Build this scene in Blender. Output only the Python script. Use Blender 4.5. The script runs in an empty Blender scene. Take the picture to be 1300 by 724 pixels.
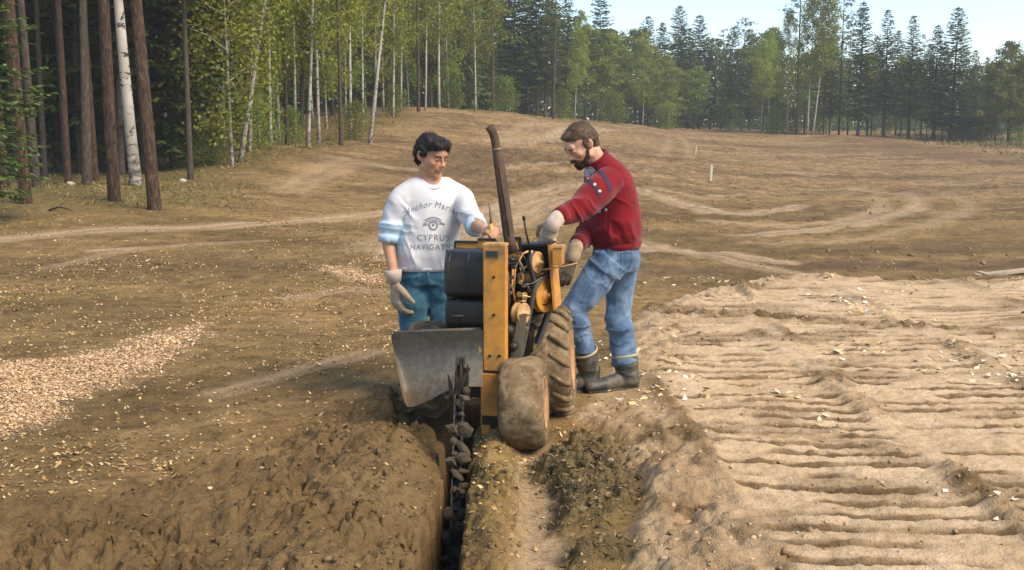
import bpy, bmesh, math, random
import numpy as np
from mathutils import Vector, Matrix
from mathutils.bvhtree import BVHTree
R = math.radians
# ------------------------------------------------------------------ camera, sky, sun
scene = bpy.context.scene
COL = scene.collection
CAMH, PITCH, FPX = 1.55, R(7.8), 1394.0          # focal length in photograph pixels (1300 wide)
cam = bpy.data.cameras.new("camera"); camo = bpy.data.objects.new("camera", cam); COL.objects.link(camo)
camo.location = (0, 0, CAMH); camo.rotation_euler = (R(90) - PITCH, 0, 0)
cam.lens = 36.0 * FPX / 1300.0; cam.sensor_width = 36.0; cam.clip_start = 0.05; cam.clip_end = 3000
scene.camera = camo
SUN_DIR = Vector((0.62, -0.42, 0.80)).normalized()
world = bpy.data.worlds.new("World"); scene.world = world; world.use_nodes = True
wn = world.node_tree; wn.nodes.clear()
sky = wn.nodes.new("ShaderNodeTexSky"); sky.sky_type = 'NISHITA'; sky.sun_disc = False
sky.sun_elevation = math.asin(SUN_DIR.z); sky.sun_rotation = math.atan2(SUN_DIR.x, SUN_DIR.y)
sky.air_density = 1.0; sky.dust_density = .15; sky.ozone_density = 2.0; sky.altitude = 100
bg = wn.nodes.new("ShaderNodeBackground"); bg.inputs[1].default_value = 0.092
wo = wn.nodes.new("ShaderNodeOutputWorld")
wn.links.new(sky.outputs[0], bg.inputs[0]); wn.links.new(bg.outputs[0], wo.inputs[0])
sl = bpy.data.lights.new("sun", 'SUN'); sl.energy = 2.25; sl.angle = R(34); sl.color = (1.0, 0.86, 0.64)
so = bpy.data.objects.new("sun", sl); COL.objects.link(so)
so.rotation_euler = (-SUN_DIR).to_track_quat('-Z', 'Y').to_euler(); so.location = (20, -15, 40)
vs = scene.view_settings
vs.view_transform = 'Standard'; vs.look = 'None'; vs.gamma = 1.0; vs.exposure = 1.5; vs.use_curve_mapping = False
scene.cycles.max_bounces = 8; scene.cycles.transparent_max_bounces = 8

# ------------------------------------------------------------------ helpers
def ray(px, py, d):
    """world point seen at photograph pixel (px, py), at world distance Y = d"""
    u = (px - 650) / FPX; v = (362 - py) / FPX
    c, s = math.cos(PITCH), math.sin(PITCH)
    x, y, z = u, c + v * s, v * c - s
    k = d / y
    return np.array((x * k, d, CAMH + z * k))
def tag(o, label=None, cat=None, group=None, kind=None):
    if label: o["label"] = label
    if cat: o["category"] = cat
    if group: o["group"] = group
    if kind: o["kind"] = kind
    return o
def empty(name, loc=(0, 0, 0), rot=(0, 0, 0)):
    o = bpy.data.objects.new(name, None); COL.objects.link(o)
    o.location = loc; o.rotation_euler = rot; o.empty_display_size = 0.2
    return o
def link(name, me, mat=None, parent=None):
    o = bpy.data.objects.new(name, me); COL.objects.link(o)
    if mat is not None and len(me.materials) == 0: me.materials.append(mat)
    if parent is not None: o.parent = parent
    return o
def mesh_np(name, V, F, smooth=False, attrs=None):
    """V (n,3), F (m,k) one face size"""
    V = np.asarray(V, np.float32); F = np.asarray(F, np.int32)
    me = bpy.data.meshes.new(name); n, (m, k) = len(V), F.shape
    me.vertices.add(n); me.vertices.foreach_set("co", V.ravel())
    me.loops.add(m * k); me.loops.foreach_set("vertex_index", F.ravel())
    me.polygons.add(m); me.polygons.foreach_set("loop_start", np.arange(0, m * k, k, dtype=np.int32))
    me.polygons.foreach_set("loop_total", np.full(m, k, np.int32))
    if smooth: me.polygons.foreach_set("use_smooth", np.ones(m, bool))
    for a, val in (attrs or {}).items():
        at = me.attributes.new(a, 'FLOAT', 'POINT'); at.data.foreach_set("value", np.asarray(val, np.float32))
    me.update(calc_edges=True)
    return me
class MB:
    """collects polygons of any size"""
    def __init__(s): s.v = []; s.f = []
    def add(s, V, F):
        b = len(s.v); s.v += [tuple(map(float, p)) for p in V]; s.f += [tuple(b + i for i in f) for f in F]; return s
    def mesh(s, name, smooth=False):
        me = bpy.data.meshes.new(name); me.from_pydata(s.v, [], s.f)
        if smooth: me.polygons.foreach_set("use_smooth", np.ones(len(s.f), bool))
        me.update(); return me
    def build(s, name, mat, parent=None, smooth=False, bevel=0, auto=None):
        me = s.mesh(name, smooth)
        if bevel:
            bm = bmesh.new(); bm.from_mesh(me)
            bmesh.ops.recalc_face_normals(bm, faces=bm.faces)
            bmesh.ops.bevel(bm, geom=[e for e in bm.edges if e.is_manifold and e.calc_face_angle(0) > 0.5], offset=bevel, segments=2, affect='EDGES', clamp_overlap=True)
            bm.to_mesh(me); bm.free()
        if auto is not None: me.set_sharp_from_angle(angle=auto) if hasattr(me, "set_sharp_from_angle") else None
        return link(name, me, mat, parent)
BOXF = [(0, 3, 2, 1), (4, 5, 6, 7), (0, 1, 5, 4), (1, 2, 6, 5), (2, 3, 7, 6), (3, 0, 4, 7)]
def box8(P):  return P, BOXF
def basis(d):
    d = np.asarray(d, float); d = d / (np.linalg.norm(d) + 1e-12)
    a = np.array((0, 0, 1.0)) if abs(d[2]) < 0.9 else np.array((1.0, 0, 0))
    r = np.cross(d, a); r /= np.linalg.norm(r); u = np.cross(r, d)
    return d, r, u
def tube(pts, rads, n=10, caps=True, flat=1.0, side=None):
    """swept tube; rads scalar per point or (rx, ry); side fixes the direction of rx"""
    pts = [np.asarray(p, float) for p in pts]; V = []; F = []
    prev = None
    for i, p in enumerate(pts):
        t = (pts[min(i + 1, len(pts) - 1)] - pts[max(i - 1, 0)]); t /= (np.linalg.norm(t) + 1e-12)
        ref = np.asarray(side, float) if side is not None else (prev if prev is not None else basis(t)[1])
        r = ref - t * np.dot(ref, t); r /= (np.linalg.norm(r) + 1e-12); u = np.cross(t, r); prev = r
        q = rads[i]; rx, ry = q if isinstance(q, (tuple, list)) else (q, q * flat)
        for k in range(n):
            a = 2 * math.pi * k / n
            V.append(p + r * rx * math.cos(a) + u * ry * math.sin(a))
    m = len(pts)
    for i in range(m - 1):
        for k in range(n):
            F.append((i * n + k, i * n + (k + 1) % n, (i + 1) * n + (k + 1) % n, (i + 1) * n + k))
    if caps: F += [tuple(range(n))[::-1], tuple(range((m - 1) * n, m * n))]
    return V, F
def hash2(ix, iy, seed):
    h = ix * np.uint32(374761393) + iy * np.uint32(668265263) + np.uint32(seed * 1442695041 & 0xffffffff)
    h = (h ^ (h >> np.uint32(13))) * np.uint32(1274126177)
    h = (h ^ (h >> np.uint32(15))) * np.uint32(2246822519)
    return ((h ^ (h >> np.uint32(14))) & np.uint32(0xffffff)).astype(np.float32) * np.float32(1 / 0xffffff)
def vnoise(x, y, seed=0):
    x = np.asarray(x, float); y = np.asarray(y, float)
    ix = np.floor(x); iy = np.floor(y); fx = (x - ix).astype(np.float32); fy = (y - iy).astype(np.float32)
    fx = fx * fx * fx * (fx * (fx * 6 - 15) + 10); fy = fy * fy * fy * (fy * (fy * 6 - 15) + 10)
    ix = ix.astype(np.int32).view(np.uint32); iy = iy.astype(np.int32).view(np.uint32); o = np.uint32(1)
    a = hash2(ix, iy, seed); b = hash2(ix + o, iy, seed); c = hash2(ix, iy + o, seed); d = hash2(ix + o, iy + o, seed)
    return (a + (b - a) * fx) * (1 - fy) + (c + (d - c) * fx) * fy          # 0..1
def fbm(x, y, oct=4, seed=0, gain=.5):
    s = 0; a = 1; t = 0
    for o in range(oct):
        s = s + a * vnoise(x * 2 ** o + 17.3 * o, y * 2 ** o - 9.1 * o, seed + o); t += a; a *= gain
    return s / t
def worley(x, y, seed=0):
    """distance to the nearest and second nearest feature point, and the nearest cell's random value"""
    ix = np.floor(x); iy = np.floor(y); f1 = np.full(x.shape, 9.); f2 = np.full(x.shape, 9.); val = np.zeros(x.shape)
    for dx in (-1, 0, 1):
        for dy in (-1, 0, 1):
            cx = (ix + dx); cy = (iy + dy); ux = cx.astype(np.int32).view(np.uint32); uy = cy.astype(np.int32).view(np.uint32)
            d = np.hypot(cx + hash2(ux, uy, seed) - x, cy + hash2(ux, uy, seed + 1) - y); v = hash2(ux, uy, seed + 2)
            m = d < f1; f2 = np.where(m, f1, np.minimum(f2, d)); val = np.where(m, v, val); f1 = np.where(m, d, f1)
    return f1, f2, val
def sstep(a, b, x):
    t = np.clip((np.asarray(x, float) - a) / (b - a), 0, 1); return t * t * (3 - 2 * t)
import time as _time
_T0 = _time.time()
def stamp(s): print("STAMP %-14s %.1f" % (s, _time.time() - _T0), flush=True)

# ------------------------------------------------------------------ materials
def mat_new(name):
    m = bpy.data.materials.new(name); m.use_nodes = True
    nt = m.node_tree; b = nt.nodes["Principled BSDF"]
    return m, nt, b
def N(nt, t, **kw):
    n = nt.nodes.new(t)
    for k, v in kw.items(): setattr(n, k, v)
    return n
def ramp(nt, fac, stops, interp='LINEAR'):
    r = N(nt, "ShaderNodeValToRGB"); r.color_ramp.interpolation = interp
    el = r.color_ramp.elements
    while len(el) < len(stops): el.new(0.5)
    for e, (p, c) in zip(el, stops): e.position = p; e.color = (*c, 1) if len(c) == 3 else c
    nt.links.new(fac, r.inputs[0]); return r.outputs[0]
def noise(nt, scale, detail=5, rough=.6, vec=None, dist=0):
    n = N(nt, "ShaderNodeTexNoise"); n.inputs["Scale"].default_value = scale; n.inputs["Detail"].default_value = detail
    n.inputs["Roughness"].default_value = rough; n.inputs["Distortion"].default_value = dist
    if vec is not None: nt.links.new(vec, n.inputs["Vector"])
    return n.outputs["Fac"]
def mix(nt, fac, a, b, blend='MIX'):
    m = N(nt, "ShaderNodeMix", data_type='RGBA', blend_type=blend)
    if hasattr(fac, "links") or not isinstance(fac, (int, float)): nt.links.new(fac, m.inputs[0])
    else: m.inputs[0].default_value = fac
    for i, c in ((6, a), (7, b)):
        if isinstance(c, (tuple, list)): m.inputs[i].default_value = (*c, 1) if len(c) == 3 else c
        else: nt.links.new(c, m.inputs[i])
    return m.outputs[2]
def math_(nt, op, a, b=None):
    m = N(nt, "ShaderNodeMath", operation=op)
    for i, c in enumerate((a, b)):
        if c is None: continue
        if isinstance(c, (int, float)): m.inputs[i].default_value = c
        else: nt.links.new(c, m.inputs[i])
    return m.outputs[0]
def attr(nt, name): return N(nt, "ShaderNodeAttribute", attribute_name=name).outputs["Fac"]
def bump(nt, b, h, strength=.5, dist=.01):
    n = N(nt, "ShaderNodeBump"); n.inputs["Strength"].default_value = strength; n.inputs["Distance"].default_value = dist
    nt.links.new(h, n.inputs["Height"]); nt.links.new(n.outputs[0], b.inputs["Normal"])
def objco(nt): return N(nt, "ShaderNodeTexCoord").outputs["Object"]
def simple(name, col, rough=.6, metal=0.0, var=.25, scale=8.0, bumps=.0, bscale=60, col2=None, grime=None, gscale=5, gpos=(.5, .65), spec=.5):
    m, nt, b = mat_new(name); vec = objco(nt)
    f = noise(nt, scale, 6, .65, vec)
    c2 = col2 or tuple(x * (1 - var) for x in col)
    c = ramp(nt, f, [(.3, c2), (.7, col)])
    if grime:
        g = noise(nt, gscale, 8, .7, vec, .4)
        gf = ramp(nt, g, [(gpos[0], (0, 0, 0)), (gpos[1], (1, 1, 1))])
        c = mix(nt, gf, c, grime)
        nt.links.new(math_(nt, 'ADD', math_(nt, 'MULTIPLY', gf, .3), rough), b.inputs["Roughness"])
    else: b.inputs["Roughness"].default_value = rough
    nt.links.new(c, b.inputs["Base Color"]); b.inputs["Metallic"].default_value = metal
    b.inputs["Specular IOR Level"].default_value = spec
    if bumps: bump(nt, b, noise(nt, bscale, 6, .7, vec), bumps, .01)
    return m
rng = np.random.default_rng(11)
# ------------------------------------------------------------------ terrain
_cp = [(x, y, 0.0) for x in (-9, -4, 0, 4, 9) for y in (2, 5, 9, 13)]
for px, py, d in ((620, 290, 19), (620, 250, 27), (620, 215, 34), (620, 186, 43), (620, 176, 52), (600, 142, 74), (550, 138, 70),
                  (700, 245, 27), (700, 200, 42), (700, 165, 68), (690, 149, 90), (780, 157, 105), (780, 220, 34), (780, 185, 55),
                  (870, 166, 120), (870, 225, 36), (870, 190, 66), (1000, 172, 95), (1000, 230, 40), (1000, 290, 18.5), (1000, 195, 62),
                  (1100, 175, 92), (1200, 182, 86), (1290, 184, 84), (1250, 200, 60), (1290, 240, 35), (1290, 290, 18.5), (1150, 240, 35),
                  (410, 184, 42), (470, 180, 42), (390, 193, 33), (440, 197, 34), (420, 240, 27), (330, 250, 24), (350, 205, 31), (470, 275, 20.5),
                  (300, 203, 31), (240, 222, 27), (200, 263, 19.5), (110, 258, 19.8), (30, 252, 19.8), (0, 285, 17.5), (200, 292, 17), (350, 285, 18),
                  (100, 225, 28), (0, 225, 28), (170, 215, 33), (500, 160, 55)):
    _cp.append(tuple(ray(px, py, d)))
for x, y, z in ((-60, 30, .8), (-60, 80, 2.5), (-30, 80, 3), (0, 200, 4), (-60, 200, 4), (60, 200, 3), (150, 200, 2), (70, 60, .2), (70, 20, -.1), (-40, 10, 0), (40, 5, 0), (-20, 60, 2.6)):
    _cp.append((x, y, z))
_cp = np.array(_cp)
def _uv(x, y):
    yy = np.sqrt(np.maximum(y, 0) ** 2 + 4.0)
    return np.stack([np.clip(x / (yy + 3), -2, 2) * 2.2, np.log(yy)], -1)
_cu = _uv(_cp[:, 0], _cp[:, 1])
def _phi(a, b): return np.sqrt(((a[:, None, :] - b[None, :, :]) ** 2).sum(-1) + .012)
_w = np.linalg.solve(_phi(_cu, _cu) + np.eye(len(_cu)) * -.02, _cp[:, 2])
def macro(x, y):
    x = np.atleast_1d(np.asarray(x, float)); y = np.atleast_1d(np.asarray(y, float))
    sh = x.shape; u = _uv(x.ravel(), y.ravel()); out = np.empty(len(u))
    for i in range(0, len(u), 60000): out[i:i + 60000] = _phi(u[i:i + 60000], _cu) @ _w
    return (out * sstep(9, 15, y.ravel())).reshape(sh)
_D = np.exp(np.linspace(math.log(3.0), math.log(160), 700))
def hit(px, py):
    P = np.array([ray(px, py, d) for d in _D]); h = macro(P[:, 0], P[:, 1])
    k = np.argmax(P[:, 2] < h)
    return P[k if P[k, 2] < h[k] else -1]
def poly_sdf(x, y, poly):
    """negative inside"""
    P = np.asarray(poly, float)[:, :2]; d = np.full(x.shape, 1e9); ins = np.zeros(x.shape, bool)
    for i in range(len(P)):
        a, b = P[i], P[(i + 1) % len(P)]; e = b - a
        t = np.clip(((x - a[0]) * e[0] + (y - a[1]) * e[1]) / (e @ e), 0, 1)
        d = np.minimum(d, np.hypot(x - a[0] - t * e[0], y - a[1] - t * e[1]))
        c = (a[1] > y) != (b[1] > y)
        with np.errstate(divide='ignore', invalid='ignore'):
            ins ^= c & (x < (b[0] - a[0]) * (y - a[1]) / (b[1] - a[1] + 1e-12) + a[0])
    return np.where(ins, -d, d)
def line_dist(x, y, pts):
    P = np.asarray(pts, float)[:, :2]; D0 = np.full(x.shape, 1e9); S0 = np.zeros(x.shape)
    m0 = (x > P[:, 0].min() - 2) & (x < P[:, 0].max() + 2) & (y > P[:, 1].min() - 2) & (y < P[:, 1].max() + 2)
    x = x[m0]; y = y[m0]; d = np.full(x.shape, 1e9); side = np.zeros(x.shape)
    for i in range(len(P) - 1):
        a, b = P[i], P[i + 1]; e = b - a; L = math.hypot(*e)
        t = np.clip(((x - a[0]) * e[0] + (y - a[1]) * e[1]) / (e @ e), 0, 1)
        q = np.hypot(x - a[0] - t * e[0], y - a[1] - t * e[1])
        s = ((x - a[0]) * e[1] - (y - a[1]) * e[0]) / L
        m = q < d; d = np.where(m, q, d); side = np.where(m, s, side)
    D0[m0] = d; S0[m0] = side
    return D0, S0
def smooth_line(pts, n=4):
    P = [np.asarray(p, float) for p in pts]; P = [2 * P[0] - P[1]] + P + [2 * P[-1] - P[-2]]; out = []
    for i in range(1, len(P) - 2):
        for k in range(n):
            t = k / n
            out.append(.5 * (2 * P[i] + (P[i + 1] - P[i - 1]) * t + (2 * P[i - 1] - 5 * P[i] + 4 * P[i + 1] - P[i + 2]) * t * t + (3 * P[i] - P[i - 1] - 3 * P[i + 1] + P[i + 2]) * t ** 3))
    return np.array(out + [P[-2]])
def pixline(*pp): return smooth_line([hit(*p) for p in pp])
SAND = np.array([hit(*p) for p in ((735, 535), (790, 455), (818, 392), (880, 378), (960, 358), (1010, 350), (1120, 356), (1300, 361))]
                + [np.array((9.5, 12.0, 0)), np.array((8, 2, 0)), np.array((.62, 2.0, 0)), hit(800, 720), hit(812, 640), hit(780, 570)])
CHIPS = [np.array([hit(*p) for p in ((-60, 462), (60, 455), (140, 440), (200, 425), (250, 408), (262, 420), (225, 455), (170, 482), (90, 515), (40, 545), (-60, 570))]),
         np.array([hit(*p) for p in ((405, 338), (440, 340), (485, 352), (490, 362), (440, 356))])]
SPOIL = np.array([hit(-120, 655), hit(150, 610), hit(330, 555), hit(430, 515), hit(495, 488), np.array((-.5, 6.35, 0)), np.array((-.1, 6.1, 0)), np.array((-.1, 1.5, 0)), np.array((-2.6, 1.5, 0))])
SOD = [np.array([hit(*p) for p in ((678, 590), (700, 566), (760, 560), (800, 590), (808, 640), (770, 672), (700, 672))]),
       np.array([hit(*p) for p in ((715, 700), (760, 690), (815, 700), (830, 723), (720, 723))])]
PALE = [(pixline((500, 318), (560, 292), (640, 264), (690, 243), (740, 232)), .8, 1.0), (pixline((640, 182), (690, 176), (730, 168), (780, 163)), 1.6, .8),
        (pixline((500, 330), (600, 300), (680, 268), (720, 252)), .5, .7), (pixline((640, 168), (700, 160), (760, 160)), 1.0, .5),
        (pixline((815, 240), (880, 262), (940, 272), (1010, 262)), .45, .9), (pixline((830, 236), (900, 250), (960, 240)), .4, .6),
        (pixline((790, 305), (860, 318), (930, 324), (1000, 333)), .25, .9), (pixline((815, 316), (880, 322), (1000, 345)), .2, .6),
        (pixline((930, 300), (1010, 296), (1100, 282), (1165, 262), (1150, 243), (1080, 238)), .35, .7),
        (pixline((900, 280), (980, 288), (1070, 280), (1120, 262), (1100, 248), (1040, 246)), .3, .6),
        (pixline((960, 310), (1080, 305), (1180, 285), (1230, 262), (1200, 244)), .3, .4),
        (pixline((0, 305), (120, 292), (260, 288), (400, 280), (500, 270)), .5, .75), (pixline((60, 340), (180, 316), (330, 306)), .25, .4),
        (pixline((280, 500), (380, 470), (470, 448)), .16, .45), (pixline((120, 318), (165, 316)), .16, .8), (pixline((375, 378), (440, 366), (490, 372)), .2, .5),
        (pixline((780, 195), (900, 207), (1060, 228), (1200, 236), (1300, 234)), .35, .5), (pixline((840, 196), (850, 182), (846, 172)), .3, .4), (pixline((875, 198), (872, 184), (862, 174)), .3, .4),
        (pixline((650, 210), (720, 205), (800, 212)), .4, .6), (pixline((360, 240), (420, 215), (470, 210), (520, 214)), .7, .45), (pixline((400, 225), (440, 205)), .9, .45)]
DARKS = [(pixline((545, 215), (600, 200), (660, 196), (710, 205)), 2.6, .75), (pixline((560, 245), (620, 232), (690, 222)), 1.6, .5), (pixline((815, 340), (900, 345), (1010, 336), (1300, 338)), .8, .9),
         (pixline((820, 300), (950, 312), (1120, 318), (1300, 300)), 1.2, .6), (pixline((1000, 262), (1060, 268), (1120, 262)), .5, .7), (pixline((1100, 178), (1200, 195), (1300, 210)), 5, .6), (pixline((880, 178), (980, 185), (1080, 190)), 5, .5),
         (pixline((0, 440), (100, 430), (200, 400)), .4, .4), (pixline((0, 335), (150, 330), (300, 340)), 1.0, .4), (pixline((520, 270), (570, 262)), .5, .5)]
TRX = -.268
def fields(x, y):
    """height and surface masks at ground points"""
    near = 1 - sstep(16, 30, y)
    wx = x + .10 * (fbm(x * 2.2, y * 2.2, 4, 3) - .5) * 2; wy = y + .10 * (fbm(x * 2.2, y * 2.2, 4, 9) - .5) * 2
    sd = poly_sdf(wx, wy, SAND); sand = 1 - sstep(-.10, .05, sd)
    ch = np.minimum(poly_sdf(wx, wy, CHIPS[0]), poly_sdf(wx, wy, CHIPS[1])); chips = 1 - sstep(-.25, .15, ch + .3 * (fbm(x * 6, y * 6, 3, 5) - .5))
    sp = poly_sdf(wx, wy, SPOIL); spoil = 1 - sstep(-.30, .05, sp)
    so_ = np.minimum(poly_sdf(wx, wy, SOD[0]), poly_sdf(wx, wy, SOD[1])); sod = 1 - sstep(-.07, .03, so_)
    z = macro(x, y)
    n1 = fbm(x * .9, y * .9, 4, 21) - .5; n2 = fbm(x * 7, y * 7, 4, 31) - .5; n3 = fbm(x * 24, y * 24, 3, 41, .6) - .5
    n0 = fbm(x * .12, y * .12, 3, 51) - .5
    far = sstep(14, 40, y)
    z += .05 * n1 * (1 - .5 * far) + far * (.5 * n0 + .16 * n1) + .018 * n2 + .008 * n3
    # harrowed soil of the middle distance
    har = sstep(9, 14, y) * (1 - sand) * sstep(-6, 1, x)
    z += har * .085 * (fbm(x * 3.2, y * 2.2, 3, 61) - .5) * (1 + .9 * far)
    # crumbly spoil heap on the left of the trench
    bil = np.abs(fbm(x * 9, y * 9, 4, 71, .6) - .5) * 2; bil2 = np.abs(vnoise(x * 26, y * 26, 81) - .5) * 2
    ridge = np.exp(-((x - (-.56 + .06 * (vnoise(y * 1.3, y * 0, 5) - .5))) / np.where(x < -.56, .42, .17)) ** 2) * (1 - sstep(6.0, 6.5, y))
    z += .085 * ridge * spoil * (.75 + .5 * vnoise(x * 2.1, y * 2.1, 87)) + spoil * (.075 * (fbm(x * 3.3, y * 3.3, 3, 88) - .5) + .022 * (bil - .3) + .030 * n2 + .026 * (vnoise(x * 44, y * 44, 85) - .5))
    rrm = (np.abs(x + .09) < .13) * (y < 5.9); cm = np.clip(spoil + .9 * rrm + sod, 0, 1); kk = (cm > .02) & (y > 2.5) & (np.abs(x) < 3.2); X = x[kk]; Y = y[kk]; zz = np.zeros(X.shape)
    X2 = X + .03 * (vnoise(X * 14, Y * 14, 95) - .5); Y2 = Y + .03 * (vnoise(X * 14, Y * 14, 96) - .5)
    for fr, am, sd_ in ((7.5, .046, 201), (15., .032, 211), (30., .017, 221)):
        f1, f2, v = worley(X2 * fr, Y2 * fr * .9, sd_); dome = np.clip(1 - (f1 / .75) ** 2, 0, 1) * (.25 + .95 * v ** 1.5); zz += am * (dome * sstep(0, .22, f2 - f1) - .28)
    zz *= .35 + 1.0 * sstep(.32, .62, fbm(X * 2.3, Y * 2.3, 3, 97)); z[kk] += zz * cm[kk]
    # ridge between the trench and the wheel rut, then rut and sod lumps
    rr = np.exp(-((x + .085) / .075) ** 2) * (1 - sstep(5.6, 5.9, y)); z += rr * (.085 + .05 * n2 + .035 * (bil - .3))
    rx = .11 + .014 * (y - 4); rut = np.exp(-(np.abs(x - rx) / .105) ** 4) * (1 - sstep(5.2, 5.6, y)); z += -.035 * rut - rut * (.014 * n2)
    z += sod * (.045 + .09 * (fbm(x * 5, y * 5, 3, 91) - .4) + .05 * bil) * sstep(-.0, .12, -so_)
    # sand: lip, dozer tracks
    lip = np.exp(-((sd + .22) / .16) ** 2); z += sand * (.042 + .03 * n1) + lip * (.018 + .08 * n2 + .05 * n3) * sstep(.5, 1.2, np.hypot(x - .6, y - 6.3))
    tracks = [(1.42, .50, -.02, 3.0, 8.8, .175), (2.58, .50, .015, 3.0, 9.6, .17), (3.75, .54, .03, 3.2, 10.5, .17), (1.35, .45, .10, 8.9, 12.6, .17), (5.0, .55, .05, 4, 12, .18), (2.55, .5, .05, 9.8, 12.8, .17), (3.9, .5, .05, 10.6, 12.6, .17)]
    trk = np.zeros_like(x); gro = np.zeros_like(x); edg = np.zeros_like(x); grc = np.zeros_like(x)
    for cx, hw, sl_, y0, y1, pit in tracks:
        c = cx + sl_ * (y - 6) + .05 * (vnoise(y * .9, y * 0 + cx, 7) - .5)
        a = (x - c) / hw; inn = (1 - sstep(.90, 1.05, np.abs(a))) * sstep(y0 - .3, y0 + .3, y) * (1 - sstep(y1 - .5, y1 + .5, y))
        ph = (y + .05 * (x - c) + .022 * (fbm(x * 1.1, y * 1.1, 2, 13) - .5) * 2 + .007 * (vnoise(x * 16, y * 3, 14) - .5)) / pit
        w = ph - np.floor(ph); prof = sstep(0, .32, w) * (1 - sstep(.35, .46, w)); gcol = sstep(.20, .32, w) * (1 - sstep(.42, .52, w))          # sharp grouser mark; second curve paints the shade on its far wall
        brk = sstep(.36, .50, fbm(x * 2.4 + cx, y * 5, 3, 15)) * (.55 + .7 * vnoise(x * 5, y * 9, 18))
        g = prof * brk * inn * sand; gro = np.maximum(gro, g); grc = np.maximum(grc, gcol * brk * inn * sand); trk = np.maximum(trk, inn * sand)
        edge = sstep(.42, .62, fbm(x * 1.1 + 9, y * 1.1, 3, 73)) * np.exp(-((np.abs(a) - 1.05) / .12) ** 2) * sand * sstep(y0, y0 + .6, y) * (1 - sstep(y1 - .8, y1, y)); z += edge * (.012 + .075 * (fbm(x * 14, y * 14, 4, 17, .65) - .45)); edg = np.maximum(edg, edge)
    z += -.050 * gro - .008 * trk + sand * (.018 * (fbm(x * 13, y * 13, 4, 83, .6) - .5) + .012 * (vnoise(x * 36, y * 36, 84) - .5))
    # rough trampled sand between the machine and the tracks
    rough = sand * (1 - trk) * (1 - sstep(1.0, 1.5, x)); z += rough * (.055 * (fbm(x * 3.5, y * 3.5, 4, 19) - .5) + .05 * n2 + .03 * (fbm(x * 18, y * 18, 3, 20) - .5))
    # the second bank of sand lumps crossing the tracks
    bank = np.exp(-(line_dist(x, y, [(.9, 9.6), (2.2, 9.0), (3.3, 8.5), (5, 7.6)])[0] / .14) ** 2) * sand; z += bank * (.015 + .13 * (fbm(x * 13, y * 13, 4, 23, .65) - .44))
    pit = np.exp(-((x + .42) / .20) ** 4 - ((y - 5.74) / .20) ** 4); z -= pit * .26
    foot = np.exp(-((x - .58) / .34) ** 4 - ((y - 6.55) / .42) ** 4); z = z * (1 - foot * .85)
    # the trench
    c = TRX + .016 * (fbm(y * 2.5, y * 0 + 3, 3, 25) - .5) * 2; wdt = .067 + .024 * (fbm(x * 0 + 7 + np.sign(x - TRX) * 3, y * 6, 3, 27) - .5) * 2
    tr = (1 - sstep(.75, 1.12, np.abs(x - c) / wdt)) * (1 - sstep(6.0, 6.15, y)) * sstep(0.4, 0.6, y)
    z = z * (1 - tr) + tr * (-.52 + .06 * n2)
    # masks
    pale = np.zeros_like(x); wn29 = 1 + .8 * (fbm(x * 1.4, y * 1.4, 3, 29) - .5); wn33 = 3 * vnoise(x, y, 33)
    for pts, hw, amt in PALE:
        q, s = line_dist(x, y, pts); w2 = hw * wn29
        st = .55 + .45 * np.cos(s / hw * 7.0 + wn33)
        pale = np.maximum(pale, min(1, amt * 1.25) * (1 - sstep(.35, 1.1, q / w2)) * (.45 + .55 * st)); z -= .03 * np.clip(1 - q / hw, 0, 1) * amt * far
    pale = np.maximum(pale, rut * .75); pale *= (1 - sand)
    dark = np.zeros_like(x)
    for pts, hw, amt in DARKS:
        q, s = line_dist(x, y, pts); dark = np.maximum(dark, amt * (1 - sstep(.3, 1.15, q / (hw * wn29))))
    dark *= (1 - pale) * (1 - sand)
    moist = np.clip(spoil * .8 + tr + sod * .3, 0, 1)
    dirt_shade_mask = sand * np.clip(gro * .4 + edg * .6 + bank * .7 + lip * .35 + rough * .25 + .5 * sstep(.56, .7, fbm(x * 1.3, y * 2.2, 4, 35)), 0, 1)  # dirt on lumps and edges, plus shade painted into the tread grooves
    grass = (1 - sstep(-1.2, 1.4, (poly_sdf(wx * 1.0, wy, GRASSP) if GRASSP is not None else x * 0 + 9) + 2.0 * (fbm(x * .5, y * .5, 3, 37) - .5)))
    grassr = sstep(26, 34, x - .12 * (y - 60)) * sstep(40, 52, y) * sstep(.35, .6, fbm(x * .15, y * .15, 3, 39))
    grass = np.maximum(grass, np.maximum(grassr * .9, sstep(118, 130, y) * .4))
    return z, dict(groove_shade=np.clip(grc * 1.15, 0, 1), dark=dark, sand=sand, chips=chips, spoil=spoil, sod=sod, pale=pale, moist=moist, dirt_shade=dirt_shade_mask, grass=grass, far=far)
GRASSP = np.array([hit(-200, 285), hit(0, 284), hit(130, 268), hit(260, 262), hit(285, 235), hit(330, 212), hit(380, 190), hit(440, 180), hit(500, 160), hit(520, 146),
                   np.array((-10, 90, 0)), np.array((-90, 120, 0)), np.array((-90, 20, 0))])
def gh(x, y):
    z, _ = fields(np.atleast_1d(np.asarray(x, float)), np.atleast_1d(np.asarray(y, float))); return z
def axis_x():
    r = list(np.arange(-2.15, .85, .0125)) + list(np.arange(.85, 2.7, .0195)); st = .0195
    while r[-1] < 300: st = (r[-1] - 2.7) * .030 + .0195; r.append(r[-1] + st)
    l = [-2.15]
    while l[-1] > -300: l.append(l[-1] - ((-2.15 - l[-1]) * .030 + .0150))
    return np.array(l[:0:-1] + r)
def axis_y():
    a = [-25., -18, -12, -8, -5, -3, -1, 0, 1, 1.8, 2.4, 2.9, 3.2, 3.4, 3.52]
    while a[-1] < 420: a.append(a[-1] + (.0118 if a[-1] < 6.4 else max(.0118, .0085 * (a[-1] - 6.4) + .0115 if a[-1] < 9 else .0068 * (a[-1] - 4))))
    return np.array(a)
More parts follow.
